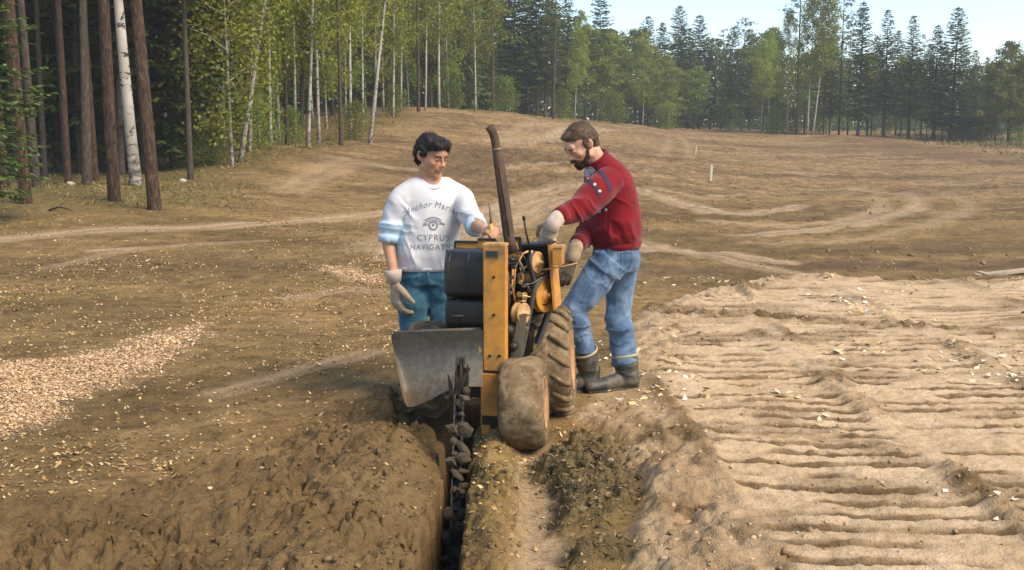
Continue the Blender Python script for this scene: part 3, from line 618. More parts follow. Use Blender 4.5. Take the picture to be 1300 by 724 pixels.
# distinct labels: counted to the right from a landmark one can find
ANCH = [(-400, "the photo's left edge"), (88, "the slim dark pine"), (197, "the reddish front pine"), (306, "the leafy young birch"), (470, "the long leaning birch"), (558, "the bright slope-top birch"), (626, "the exhaust pipe"),
        (741, "the bearded man's head"), (862, "the point above the marker stake"), (1031, "the right clump's leaning birch"), (1152, "the narrow dark spruce"), (1206, "the biggest dark spruce")]
ORD = ["first", "second", "third", "fourth", "fifth", "sixth", "seventh", "eighth", "ninth", "tenth", "eleventh", "twelfth", "thirteenth", "fourteenth", "fifteenth", "sixteenth", "seventeenth", "eighteenth"]
GSHORT = {G1: "inside the dark left wood", G2: "in the birch edge", G3: "in the far treeline", G4: "in the right row", "low bushes along the wood's edge": "at the wood's edge"}
cnt = {}
for root, kind, group in sorted([t for t in TREES if t[2]], key=lambda t: t[0]["px"]):
    a = [n for x, n in ANCH if x <= root["px"]][-1]; w = {'spruce': 'dark spruce', 'pole_spruce': 'thin-stemmed spruce', 'birch': 'white-stemmed birch', 'leafy_birch': 'low-leaved yellowish birch', 'young_birch': 'small birch', 'pine': 'brown-stemmed pine', 'broad_tree': 'green broadleaf tree', 'bush': 'low green bush'}[kind]
    c = cnt[(a, w, group)] = cnt.get((a, w, group), -1) + 1
    root["label"] = f"{w} {GSHORT[group]}, {ORD[min(c, 17)]} right of {a}"; root["group"] = group
for root, k, g in TREES: del root["px"]
# the rest of the wood reads as one mass: joined low-detail trees
def wood_mass(name, spots, label, seed):
    r = np.random.default_rng(seed); Vs, Fs, Ts = [], [], []; nb = 0
    for x, y, H, kind in spots:
        n = 430; t = r.random(n) ** .95; a = r.uniform(0, 6.28, n); cone = kind == 0
        rad = (H * .15 * (1 - t) ** .8 + .15) if cone else H * .24 * np.sqrt(np.clip(1 - (2 * t - .9) ** 2 * .8, .05, 1))
        rr = rad * np.sqrt(r.random(n)); z = (.01 + .99 * t) * H if cone else (.04 + .96 * t) * H
        C = np.column_stack([x + rr * np.cos(a), y + rr * np.sin(a), g1(x, y) + z])
        D = np.column_stack([np.cos(a), np.sin(a), r.uniform(-.9, .1, n)]) + rvec(r, n) * .5
        V, F = quads(C, D, rvec(r, n) + [0, 0, .5], r.uniform(.55, 1.15, n) * H / 14, r.uniform(.25, .55, n) * H / 14)
        Vs.append(V); Fs.append(F + nb); nb += len(V); Ts.append(np.repeat(r.random(n) * .5 + (.0 if cone else .4), 4))
        th = np.array([[math.cos(k * 2.094), math.sin(k * 2.094)] for k in range(3)]) * .15; z0 = g1(x, y) - .3
        V = np.vstack([np.column_stack([th + [x, y], np.full(3, z0)]), np.column_stack([th * .3 + [x, y], np.full(3, z0 + H * .9)])])
        Vs.append(V); Fs.append(np.array([(0, 1, 4, 3), (1, 2, 5, 4), (2, 0, 3, 5)]) + nb); nb += 6; Ts.append(np.full(6, .1))
    me = mesh_np(name, np.vstack(Vs), np.vstack(Fs), False, {"tint": np.concatenate(Ts)})
    return tag(link(name, me, M_SPRUCE), label, "forest", kind="stuff")
sp = []
for i in range(150):
    px = rng.uniform(-140, 600); d = rng.uniform(46, 95) if px < 330 else rng.uniform(80, 125)
    sp.append(((px - 650) / FPX * d, d, rng.uniform(12, 16), 0 if rng.random() < .75 else 1))
for i in range(24):
    d = rng.uniform(50, 62); px = rng.uniform(-160, 265); sp.append(((px - 650) / FPX * d, d, rng.uniform(11, 16), 0))
for i in range(60):
    px = rng.uniform(-60, 620); d = rng.uniform(50, 70) if px < 330 else rng.uniform(84, 110); sp.append(((px - 650) / FPX * d, d, rng.uniform(3, 5), 1))
wood_mass("dense_forest", sp, "dark mass of the wood behind the left-hand trees", 5)
sp = []
for i in range(170):
    px = rng.uniform(590, 1420); d = rng.uniform(128, 175) if px < 1010 else rng.uniform(125, 200)
    sp.append(((px - 650) / FPX * d, d, rng.uniform(9, 12) * (1.0 if px < 1010 else .8), 0 if rng.random() < .7 else 1))
for i in range(90):
    px = rng.uniform(590, 1420); d = rng.uniform(126, 150); sp.append(((px - 650) / FPX * d, d, rng.uniform(3.5, 5.5), 1))
wood_mass("far_forest", sp, "hazy bluish mass of forest behind the far treeline", 6)
stamp("trees")
# ------------------------------------------------------------------ walk-behind trencher
TH = R(13.0); TO = ray(626, 545, 5.40); TO[2] = 0.0
AR = np.array((math.cos(TH), -math.sin(TH), 0)); AA = np.array((math.sin(TH), math.cos(TH), 0))
def ml(px, py, a):
    """pixel ray met with the machine's upright cross plane a metres behind the mast's face -> local (r, z)"""
    p0 = np.array((0, 0, CAMH)); p1 = ray(px, py, 5.0); dv = p1 - p0
    k = (a + TO @ AA - p0 @ AA) / (dv @ AA); p = p0 + dv * k
    return float((p - TO) @ AR), float(p[2])
def L3(px, py, a): r, z = ml(px, py, a); return np.array((r, a, z))
def w2l(p): q = np.asarray(p, float) - TO; return np.array((q @ AR, q @ AA, q[2]))
M_ORANGE = simple("orange_paint", (.60, .26, .030), .5, 0, .25, 6, .2, 90, grime=(.22, .120, .048), gscale=9, gpos=(.44, .70))
M_ORANGE2 = simple("faded_orange_paint", (.66, .36, .12), .55, 0, .25, 9, .2, 70, grime=(.25, .15, .07), gscale=9, gpos=(.45, .62))
M_BLACK = simple("black_paint", (.012, .011, .010), .45, 0, .5, 5, .1, 40, grime=(.075, .052, .032), gscale=5, gpos=(.55, .78))
M_STEEL = simple("worn_steel", (.24, .20, .15), .55, .45, .35, 4, .25, 50, grime=(.17, .115, .065), gscale=3.5, gpos=(.42, .68))
def blade_mat():
    m, nt, b = mat_new("muddy_blade"); co = objco(nt); n1 = noise(nt, 5, 7, .7, co, .6); n2 = noise(nt, 26, 5, .7, co)
    z = N(nt, "ShaderNodeSeparateXYZ"); nt.links.new(co, z.inputs[0])
    base = ramp(nt, n2, [(.3, (.105, .088, .066)), (.7, (.20, .172, .130))])
    f = math_(nt, 'ADD', n1, math_(nt, 'MULTIPLY', math_(nt, 'SUBTRACT', .32, z.outputs[2]), 1.1))
    k = ramp(nt, f, [(.48, (0, 0, 0)), (.66, (1, 1, 1))]); c = mix(nt, k, base, ramp(nt, n2, [(.3, (.075, .045, .021)), (.7, (.165, .105, .052))]))
    nt.links.new(c, b.inputs["Base Color"]); b.inputs["Metallic"].default_value = .15; b.inputs["Roughness"].default_value = .62; bump(nt, b, math_(nt, 'ADD', n2, math_(nt, 'MULTIPLY', k, .6)), .5, .01); return m
M_BLADE = blade_mat(); M_BLADE_OLD = simple("blade_steel", (.175, .140, .098), .55, .2, .4, 2.5, .25, 50, grime=(.095, .060, .030), gscale=5.5, gpos=(.42, .60))
M_RUST = simple("rusty_pipe", (.085, .052, .036), .75, .2, .5, 14, .4, 60, grime=(.16, .085, .045), gscale=9, gpos=(.5, .7))
M_DARK = simple("oily_dark_metal", (.030, .024, .018), .5, .4, .5, 9, .3, 50, grime=(.10, .065, .035), gscale=11, gpos=(.5, .68))
M_RUBBER = simple("belt_rubber", (.055, .052, .048), .6, 0, .4, 12, .2, 60, grime=(.16, .12, .075), gscale=10, gpos=(.5, .7))
M_BRASS = simple("brassy_metal", (.55, .36, .13), .4, .6, .3, 12, .1, 60, grime=(.15, .09, .04), gscale=12)
M_PLATE = simple("grey_plate", (.13, .13, .12), .5, .3, .4, 40)
M_MUDTYRE = simple("muddy_rubber", (.225, .150, .078), .95, 0, .45, 11, 1.0, 45, col2=(.095, .062, .034), grime=(.30, .215, .125), gscale=16, gpos=(.45, .62), spec=.1)
M_RIM = simple("muddy_orange_rim", (.60, .27, .09), .6, 0, .3, 8, .2, 60, grime=(.24, .155, .08), gscale=8, gpos=(.40, .58))
M_MUD = simple("wet_clod", (.13, .095, .056), .85, 0, .5, 18, .8, 60, col2=(.040, .030, .020), grime=(.22, .165, .105), gscale=22, gpos=(.5, .62), spec=.2)
TR = empty("trencher", tuple(TO), (0, 0, -TH))
tag(TR, "orange walk-behind trencher with muddy tyres and tall rusty exhaust between the two men", "trencher")
def bxm(r0, r1, a0, a1, z0, z1, top=None):
    t = top or (r0, r1, a0, a1)
    return box8([(r0, a0, z0), (r1, a0, z0), (r1, a1, z0), (r0, a1, z0), (t[0], t[2], z1), (t[1], t[2], z1), (t[1], t[3], z1), (t[0], t[3], z1)])
def bx(name, px0, px1, py0, py1, a0, a1, mat, parent=TR, bevel=.004, top=None):
    r0, z1 = ml(px0, py0, a0); r1, _ = ml(px1, py0, a0); z0 = ml(px0, py1, a0)[1]
    tp = None
    if top: tp = (ml(top[0], py0, a0)[0], ml(top[1], py0, a0)[0], a0, a1)
    return MB().add(*bxm(r0, r1, a0, a1, z0, z1, tp)).build(name, mat, parent, False, bevel)
def rod(name, pts, rad, mat, parent=TR, n=8):
    return MB().add(*tube([L3(*p) for p in pts], [rad] * len(pts) if np.isscalar(rad) else rad, n)).build(name, mat, parent, True)
def lathe(profile, centre, axis, n=32, jit=None):
    d, u, w = basis(axis); c = np.asarray(centre, float); V = []; F = []; m = len(profile)
    for k in range(n):
        a = 2 * math.pi * k / n; e = u * math.cos(a) + w * math.sin(a)
        for i, (rr, x) in enumerate(profile): V.append(c + d * x + e * rr * (1 if jit is None else jit(k, i)))
    for k in range(n):
        for i in range(m - 1): F.append((k * m + i, ((k + 1) % n) * m + i, ((k + 1) % n) * m + i + 1, k * m + i + 1))
    return V, F
# mast
mast = bx("mast", 613, 641, 312, 471, 0, .07, M_ORANGE)
bx("cap", 612.6, 641.4, 309, 313, -.002, .073, M_ORANGE2, mast, .002)
bx("name_plate", 616, 633, 318, 327, -.006, .001, M_PLATE, mast, .001)
for k in range(3): bx("plate_line", 618, 631, 319.6 + k * 2.3, 320.8 + k * 2.3, -.0085, -.0055, M_BLACK, mast, 0)
bx("flange", 607, 613.5, 428, 472, .012, .05, M_ORANGE2, mast, .003)
for px, py in ((627, 352), (627, 400), (622, 452), (634, 452)):
    MB().add(*lathe([(0, -.008), (.007, -.008), (.008, -.004), (.008, .004)], L3(px, py, 0), (0, 1, 0), 8)).build("bolt", M_DARK, mast, False)
lower = bx("lower_mast", 610, 637, 474.5, 546, -.02, .09, M_ORANGE)
bx("slot", 616, 634, 471, 475.5, -.004, .06, M_BLACK, lower, .001)
bx("skid_foot", 611, 660, 528, 552, -.03, .12, M_DARK, lower, .006)
bx("skid_tip", 611, 622, 540, 552, -.045, -.028, M_ORANGE, lower, .003)
# engine: two black drums lying across, engine block behind
def drum(name, pxa, pxb, pyc, rpx, a, mat, ribs=()):
    c0 = L3(pxa, pyc, a); c1 = L3(pxb, pyc, a); rad = abs(ml(pxa, pyc - rpx, a)[1] - c0[2]); ln = c1[0] - c0[0]
    prof = [(0, 0), (rad * .55, 0), (rad * .6, -.006), (rad * .9, -.004), (rad, .012)]
    for x in ribs: prof += [(rad, x * ln - .012), (rad * 1.035, x * ln - .007), (rad * 1.035, x * ln + .007), (rad, x * ln + .012)]
    prof += [(rad, ln - .01), (rad * .95, ln), (0, ln)]
    return MB().add(*lathe(prof, c0, (1, 0, 0), 40)).build(name, mat, TR, True)
def cowl(name, pxa, pxb, pyt, pyb, a0, a1, rt_, rb_, ribs):
    ra, zt = ml(pxa, pyt, a0); rb, _ = ml(pxb, pyt, a0); zb = ml(pxa, pyb, a0)[1]; sec = []
    for (cy, cz, rr, s0) in ((a1 - rt_, zt - rt_, rt_, 0), (a0 + rt_, zt - rt_, rt_, 90), (a0 + rb_, zb + rb_, rb_, 180), (a1 - rb_, zb + rb_, rb_, 270)):
        for k in range(7): t = R(s0 + 15 * k); sec.append((cy + rr * math.cos(t), cz + rr * math.sin(t)))
    cyc, czc = (a0 + a1) / 2, (zt + zb) / 2; n = len(sec); xs = [(0, .93), (.012, 1.0)]
    for x in ribs: xs += [(x * (rb - ra) - .010, 1.0), (x * (rb - ra) - .006, 1.03), (x * (rb - ra) + .006, 1.03), (x * (rb - ra) + .010, 1.0)]
    xs += [(rb - ra - .008, 1.0), (rb - ra, .95)]; V = []; F = []
    for x, k in xs: V += [(ra + x, cyc + (y - cyc) * k, czc + (z - czc) * k) for y, z in sec]
    for i in range(len(xs) - 1):
        for k in range(n): F.append((i * n + k, (i + 1) * n + k, (i + 1) * n + (k + 1) % n, i * n + (k + 1) % n))
    F += [tuple(range(n)), tuple(range((len(xs) - 1) * n, len(xs) * n))[::-1]]
    o = MB().add(V, F).build(name, M_BLACK, TR, True); o.data.set_sharp_from_angle(angle=.6); return o
d1 = cowl("engine_cowl", 563, 616, 320, 377, .08, .36, .075, .03, (.10, .55))
d2 = cowl("muffler_box", 564.5, 616, 379, 419, .095, .34, .03, .05, (.32,))
rod("filler_cap", ((571, 326, .2), (571, 318, .2)), .022, M_DARK, d1, 12)
rod("cowl_grip", ((575, 402, .095), (577, 401, .08), (587, 401, .08), (589, 402, .095)), .004, M_STEEL, d2, 6)
bx("engine_block", 566, 640, 332, 430, .33, .62, M_DARK, TR, .012)
for k in range(7): bx("cooling_fin", 640, 652, 335 + k * 9, 339 + k * 9, .34, .55, M_DARK, TR, 0)
# rear top plates with dark trim
for i, (a, b, t, e) in enumerate(((577, 606, 308, 328), (606, 628, 305, 328), (640, 660, 303, 326))):
    p = bx("top_plate", a, b, t, e, .36, .372, M_ORANGE, TR, .002); bx("edge_trim", a, b, t - 2.2, t + .6, .352, .38, M_BLACK, p, .001)
    if i != 1: bx("edge_trim", a - .8 if i == 0 else b - 1.2, a + 1.2 if i == 0 else b + .8, t - 1, e - 4, .352, .38, M_BLACK, p, .001)
# lever held by the dark-haired man
lv = rod("clutch_lever", ((623, 312, .56), (624, 296, .56), (623, 284, .56)), [.014, .018, .012], M_ORANGE2, TR, 8)
bx("lever_plate", 621, 633, 281, 309, .57, .58, M_ORANGE2, lv, .003, (620, 627))
rod("lever_rod", ((623.5, 287, .56), (621.5, 257, .56)), .0065, M_STEEL, lv)
# exhaust
ex = MB(); P = [L3(*p) for p in ((650, 322, .32), (646, 300, .32), (640, 255, .32), (634, 212, .32), (631, 189, .32))]
ex.add(*tube(P, [.028, .030, .030, .028, .026], 18)); exo = ex.build("exhaust_pipe", M_RUST, TR, True)
top = [L3(*p) for p in ((630.5, 190, .32), (628.5, 178, .32), (626, 169, .315), (621.5, 160.5, .305))]
V, F = tube(top, [.023, .022, .022, .025], 18, False); t2 = MB().add(V, F)
V2, F2 = tube([top[3] + (top[3] - top[2]) * .02, top[2], top[1]], [.021, .0195, .0195], 18, False); t2.add(V2, [f[::-1] for f in F2])
n0 = len(V); t2.f += [(n0 - 18 + k, n0 - 18 + (k + 1) % 18, n0 + (k + 1) % 18, n0 + k) for k in range(18)]
t2.build("pipe_elbow", M_RUST, exo, True)
rod("pipe_clamp", ((631.3, 191.5, .32), (630.9, 188.5, .32)), .028, M_STEEL, exo, 18)
rod("pipe_seam", ((646.5, 300, .290), (640.5, 255, .290), (634.5, 212, .291)), .004, M_RUST, exo, 6)
# open drive housing on the right: dark back, pale edges
def plate(name, pix, a, th, mat, parent=TR, bevel=.002):
    P = [L3(x, y, a) for x, y in pix]; n = len(P)
    return MB().add(P + [p + [0, th, 0] for p in P], [tuple(range(n)), tuple(range(2 * n - 1, n - 1, -1))] + [(i + n, (i + 1) % n + n, (i + 1) % n, i) for i in range(n)]).build(name, mat, parent, False, bevel)
hb = plate("housing_back", ((648, 313), (697, 311.5), (704, 394), (668, 405), (645, 405)), .56, .012, M_BLACK)
plate("side_plate", ((695, 311.5), (698.5, 311), (705.5, 392), (702, 395)), .40, .17, M_ORANGE, hb)
plate("housing_top", ((654, 311), (699, 309), (699.3, 312), (654, 314)), .42, .15, M_BLACK, hb)
plate("middle_shelf", ((656, 348), (690, 346), (690, 357), (656, 360)), .44, .10, M_ORANGE2, hb)
plate("lower_shelf", ((658, 362), (682, 360), (682, 370), (658, 372)), .46, .08, M_DARK, hb)
bx("control_box", 701, 713, 315, 337, .34, .43, M_ORANGE, TR, .004); bx("box_lid", 701.5, 713.5, 312.5, 315.5, .335, .435, M_ORANGE2, TR, .002)
def pulley(name, px, py, a, rad, w, mat, hubm=M_BRASS, axis=(1, 0, 0)):
    p = MB().add(*lathe([(0, -w / 2 - .008), (rad * .3, -w / 2 - .008), (rad * .34, -w / 2), (rad * .8, -w / 2 + .006), (rad, -w / 2), (rad, -w * .28), (rad * .82, 0), (rad, w * .28), (rad, w / 2), (rad * .8, w / 2 - .006), (rad * .34, w / 2), (rad * .3, w / 2 + .012), (0, w / 2 + .012)], L3(px, py, a), axis, 28)).build(name, mat, TR, True)
    MB().add(*lathe([(0, -w / 2 - .02), (rad * .16, -w / 2 - .02), (rad * .16, w / 2 + .03), (0, w / 2 + .03)], L3(px, py, a), axis, 12)).build("hub", hubm, p, True); return p
OBL = (.93, -.36, 0)
pulley("drive_pulley", 680, 333, .40, .056, .036, M_ORANGE2, axis=OBL)
pulley("belt_pulley", 690, 374, .44, .095, .035, M_ORANGE, axis=OBL)
pulley("idler_pulley", 660.5, 398, .22, .056, .052, M_ORANGE2, axis=OBL)
pulley("guide_roller", 662, 376, .33, .022, .05, M_BRASS, axis=OBL)
def belt(name, c, rad, w, th, low, lowrad, axis=OBL):
    d, u, w2 = basis(axis); c = L3(*c); l = L3(*low); V = []; F = []; path = []
    dn = l - c; dn /= np.linalg.norm(dn); sd = np.cross(d, dn)
    for k in range(15): a = math.pi * k / 14; path.append((c, rad, sd * math.cos(a) - dn * math.sin(a)))
    for k in range(11): a = math.pi * k / 10; path.append((l, lowrad, -sd * math.cos(a) + dn * math.sin(a)))
    for cc, rr, e in path:
        for s, q in ((-w / 2, 0), (w / 2, 0), (w / 2, th), (-w / 2, th)): V.append(cc + d * s + e * (rr + q))
    m = len(path)
    for i in range(m):
        for k in range(4): F.append((i * 4 + k, ((i + 1) % m) * 4 + k, ((i + 1) % m) * 4 + (k + 1) % 4, i * 4 + (k + 1) % 4))
    return MB().add(V, F).build(name, M_RUBBER, TR, True)
belt("drive_belt", (690, 374, .44), .097, .034, .014, (664, 470, .36), .05)
belt("drive_belt", (680, 333, .40), .050, .022, .010, (690, 374, .44), .05)
plate("belt_guard", ((657, 400), (669, 398), (661, 456), (647, 458)), .17, .012, M_STEEL)
for pts, rad, m in ((((652, 372, .30), (654, 340, .30), (664, 322, .33), (671, 319, .34)), .0055, M_ORANGE2), (((651, 338, .28), (650, 362, .28), (655, 392, .28)), .006, M_ORANGE), (((656, 352, .32), (668, 338, .36), (678, 330, .38)), .005, M_STEEL),
                    (((675, 318, .38), (676, 345, .38)), .006, M_ORANGE2), (((655, 382, .26), (668, 383, .27)), .006, M_BRASS), (((648, 330, .25), (656, 330, .30)), .012, M_DARK), (((660, 362, .34), (676, 360, .36), (688, 352, .38)), .004, M_STEEL),
                    (((644, 345, .22), (646, 380, .22), (646, 440, .22)), .010, M_DARK), (((648, 395, .24), (650, 430, .24), (645, 462, .24)), .007, M_DARK), (((656, 318, .36), (665, 326, .38), (674, 345, .40)), .004, M_RUBBER)):
    rod("link_rod", pts, rad, m)
for k in range(16):
    p0_ = (rng.uniform(646, 668), rng.uniform(320, 440), rng.uniform(.24, .40)); p1_ = (p0_[0] + rng.uniform(-8, 14), p0_[1] + rng.uniform(-26, 26), p0_[2] + rng.uniform(-.05, .08))
    rod("linkage", (p0_, ((p0_[0] + p1_[0]) / 2 + rng.uniform(-4, 4), (p0_[1] + p1_[1]) / 2, (p0_[2] + p1_[2]) / 2), p1_), rng.uniform(.003, .008), (M_DARK, M_RUST, M_ORANGE2, M_STEEL, M_DARK)[k % 5])
for k in range(12):
    p0_ = L3(rng.uniform(645, 672), rng.uniform(325, 455), .24); MB().add(*lathe([(0, -.012), (.010, -.012), (.011, -.006), (.011, .02)], p0_, (0, 1, 0), 6)).build("bolt", (M_STEEL, M_BRASS, M_DARK)[k % 3], TR, False)
rod("control_rod", ((680, 344, .40), (700, 341, .36), (722, 337, .34), (733, 334, .34)), .004, M_ORANGE2)
rod("short_lever", ((672, 312, .46), (668, 296, .46), (665, 276, .46)), .0055, M_DARK); rod("lever_knob", ((665.4, 279, .46), (664.8, 274, .46)), .009, M_BLACK)
# chassis
bx("chassis_beam", 640, 676, 415, 505, .42, .95, M_DARK, TR, .01); bx("gear_case", 590, 640, 425, 505, .12, .55, M_DARK, TR, .02)
for px, py, rad in ((646, 420, .03), (652, 440, .022)): MB().add(*lathe([(0, -.03), (rad, -.03), (rad, .03), (0, .03)], L3(px, py, .13), (0, 1, 0), 14)).build("bearing", M_DARK, TR, True)
# backfill blade: curved thick sheet
def blade():
    ns, nt_ = 28, 12; V = []; F = []
    for side in (0, 1):
        for j in range(nt_):
            t = j / (nt_ - 1)
            for i in range(ns):
                s = i / (ns - 1); px = 496 + 117 * s
                ytop = 424 - 5 * s; ybot = 517 - 26 * sstep(.12, .8, s) ; ybot = ybot - (1 - min(1, s / .13)) ** 2 * 40
                px2 = px + 10 * t * (1 - s) * (1 - s)
                a = -.02 + .085 * (1 - s) * .6 + .13 * (math.cos((t - .35) * 2.4) - .6) - .02 + (0 if side == 0 else .011)
                V.append(L3(px2, ytop + (ybot - ytop) * t, a))
    n = ns * nt_
    for j in range(nt_ - 1):
        for i in range(ns - 1):
            a = j * ns + i; F += [(a, a + ns, a + ns + 1, a + 1), (n + a, n + a + 1, n + a + ns + 1, n + a + ns)]
    bd = [i for i in range(ns)] + [j * ns + ns - 1 for j in range(1, nt_)] + [(nt_ - 1) * ns + i for i in range(ns - 2, -1, -1)] + [j * ns for j in range(nt_ - 2, 0, -1)]
    for k in range(len(bd)): a, b = bd[k], bd[(k + 1) % len(bd)]; F.append((a, b, n + b, n + a))
    return MB().add(V, F).build("backfill_blade", M_BLADE, TR, True, 0)
bl = blade(); bl.data.set_sharp_from_angle(angle=.7)
rod("blade_top_bar", ((500, 423, .095), (560, 420, .07), (611, 418, .05)), .010, M_STEEL, bl, 8)
rod("blade_arm", ((560, 455, .10), (600, 450, .30)), .025, M_DARK, bl, 8)
# wheels
def wheel(c, rad, w, name_label, seed, LUG=.045):
    r = np.random.default_rng(seed); hw = w / 2; n = 72
    prof = [(rad * .50, -hw * .80), (rad * .62, -hw * .98), (rad * .80, -hw * 1.02), (rad * .93, -hw * .92), (rad * .99, -hw * .62), (rad * 1.0, -hw * .3), (rad * 1.0, 0), (rad * 1.0, hw * .3), (rad * .99, hw * .62), (rad * .93, hw * .92), (rad * .80, hw * 1.02), (rad * .62, hw * .98), (rad * .50, hw * .80)]
    m = len(prof); nz = r.random((n, m))
    def jit(k, i):
        x = prof[i][1] / hw; ph = (k / n * 22 + abs(x) * 1.1) % 1.0; lug = (LUG if ph < .5 else 0) if prof[i][0] > rad * .9 else 0
        big = .03 * math.sin(k / n * 6.283 * 3 + seed) + .02 * math.sin(k / n * 6.283 * 7 + i)
        return 1 + lug * (.4 + .6 * nz[k, i]) + (nz[k, i] - .5) * .05 + big * .6
    V, F = lathe(prof, (0, 0, 0), (1, 0, 0), n, jit)
    wo_ = empty("wheel", tuple(c)); wo_.parent = TR
    tb = MB().add(V, F); nb = 17
    for k in range(nb):                                      # chevron lugs, half buried in mud
        for sg in ((-1, 1) if LUG > .02 else ()):
            pts = []
            for u in np.linspace(.06, 1.0, 6):
                a = (k + .5 * (sg > 0)) / nb * 6.283 + u * .30; rr = rad * (1.005 if u < .75 else 1.005 - .13 * ((u - .75) / .25) ** 1.5) - rad * .012 + LUG * rad * .30
                pts.append((sg * u * hw * .98, rr * math.cos(a), rr * math.sin(a)))
            tb.add(*tube(pts, [(rad * .060 * (1 + .3 * r.normal() * .5), rad * (.05 + LUG * .3))] * 6, 6, True, 1, (0, -pts[2][2], pts[2][1])))
    t = tb.build("tyre", M_MUDTYRE, wo_, True)
    sub = t.modifiers.new("sub", 'SUBSURF'); sub.levels = sub.render_levels = 1
    MB().add(*lathe([(rad * .56, -hw * .86), (rad * .53, -hw * .80), (rad * .50, -hw * .5), (rad * .50, hw * .5), (rad * .53, hw * .86), (rad * .57, hw * .93), (rad * .58, hw * .99), (rad * .55, hw * .97), (rad * .50, hw * .80), (rad * .46, hw * .5), (rad * .2, hw * .45), (0, hw * .45)], (0, 0, 0), (1, 0, 0), 40)).build("rim", M_RIM, wo_, True)
    MB().add(*lathe([(0, hw * .75), (rad * .13, hw * .75), (rad * .15, hw * .7), (rad * .16, hw * .4)], (0, 0, 0), (1, 0, 0), 16)).build("hub", M_RIM, wo_, True)
    if name_label: wo_["label"] = name_label
    return wo_
P = w2l(ray(665, 512, 5.38)); W1 = wheel(P, .232, .225, "small mud-caked wheel nearest the camera", 1, .012)
P2 = w2l(ray(701, 459, 6.06)); W2 = wheel(P2, .295, .235, "large mud-caked drive wheel on the right side", 2, .05)
W2.rotation_euler = (0, R(-4), R(7)); W1.rotation_euler = (0, R(-3), R(7))
P3 = w2l(ray(546, 470, 6.08)); P3[2] = .225; wheel(P3, .272, .215, "mud-caked wheel showing above the blade", 3)
P4 = w2l(ray(540, 520, 5.75)); P4[2] = .2
MB().add(*tube([P3, P2], [.03, .03], 12)).build("axle", M_DARK, TR, True)
MB().add(*tube([P + [-.12, 0, 0], P + [.02, 0, 0]], [.028, .028], 12)).build("axle", M_DARK, TR, True)
# digging boom with chain, cutters and sticking soil, lowered into the trench
BP0, BP1 = w2l((-.250, 5.27, .46)), w2l((-.262, 4.66, -.52))
bd = BP1 - BP0; bl_ = np.linalg.norm(bd); bd /= bl_; bs = w2l(TO + np.array((1., 0, 0))); bs = bs / np.linalg.norm(bs); bu = np.cross(bs, bd); bu = bu if bu[2] > 0 else -bu
def obox(c, u, v, w, hu, hv, hw, taper=1.0):
    P = []
    for sw in (-1, 1):
        for su, sv in ((-1, -1), (1, -1), (1, 1), (-1, 1)): k = taper if sw > 0 else 1; P.append(np.asarray(c) + u * su * hu * k + v * sv * hv * k + w * sw * hw)
    return box8(P)
boom = MB().add(*obox((BP0 + BP1) / 2, bs, bu, bd, .022, .04, bl_ / 2)).build("digging_boom", M_DARK, TR, False, .004)
lk = MB(); 
for s in (-.019, .019): lk.add(*obox((s, 0, 0), np.array((1., 0, 0)), np.array((0, 1., 0)), np.array((0, 0, 1.)), .004, .013, .027))
lk.add(*tube([(-.024, 0, .019), (.024, 0, .019)], [.008, .008], 8)); lkm = lk.mesh("chain_link"); lkm.materials.append(M_DARK)
ct = MB().add([(-.040, 0, -.022), (.0, 0, -.026), (.0, .008, .022), (-.040, .008, .016), (-.056, .052, -.004), (-.022, .058, -.010), (-.022, .060, .000), (-.054, .056, .006)], BOXF)
ctm = ct.mesh("cutter"); ctm.materials.append(M_MUD)
rot = Matrix((tuple(bs), tuple(bu), tuple(bd))).transposed().to_4x4()
nl = int(bl_ / .05)
for k in range(nl):
    p = BP0 + bd * (.03 + k * .05) + bu * (.055)
    o = link("chain_link", lkm, None, boom); o.matrix_local = Matrix.Translation(tuple(p)) @ rot
    if k % 3 == 1:
        o = link("cutter", ctm, None, boom); o.matrix_local = Matrix.Translation(tuple(p + bu * .012)) @ rot @ Matrix.Rotation(rng.normal() * .15, 4, 'X') @ Matrix.Diagonal((1 if (k // 2) % 2 else -1, rng.uniform(.7, 1.0), 1, 1))
# tall thin cutters at the top of the chain, in front of the blade
for dx, h, tl in ((-.036, .10, -.12), (.002, .19, .06), (.028, .15, .14), (-.012, .12, .0)):
    b0 = BP0 + bd * .20 + bu * .06 + bs * dx
    tip = b0 + np.array((tl * .12, -.01, h)); MB().add(*tube([b0, (b0 + tip) / 2 + bs * .004, tip], [(.013, .008), (.010, .006), (.003, .002)], 6, True, 1, bs)).build("digging_tooth", M_DARK, boom, False)
def lump(seed, sub=2, amp=.35):
    bm = bmesh.new(); bmesh.ops.create_icosphere(bm, subdivisions=sub, radius=1.0); r = np.random.default_rng(seed)
    off = r.uniform(0, 50, 3)
    for v in bm.verts:
        c = v.co; n = float(vnoise(c.x * 1.7 + off[0] + c.z, c.y * 1.7 + off[1] - c.z * .6, seed)) - .5; n2 = float(vnoise(c.x * 4 + off[2] + c.z * 2, c.y * 4 - c.z * 2, seed + 7)) - .5
        v.co = c * (1 + amp * 1.6 * n + amp * .8 * n2)
    me = bpy.data.meshes.new("lump"); bm.to_mesh(me); bm.free(); me.polygons.foreach_set("use_smooth", np.zeros(len(me.polygons), bool)); return me
LUMPS = [lump(300 + i) for i in range(6)]
for me in LUMPS: me.materials.append(M_MUD)
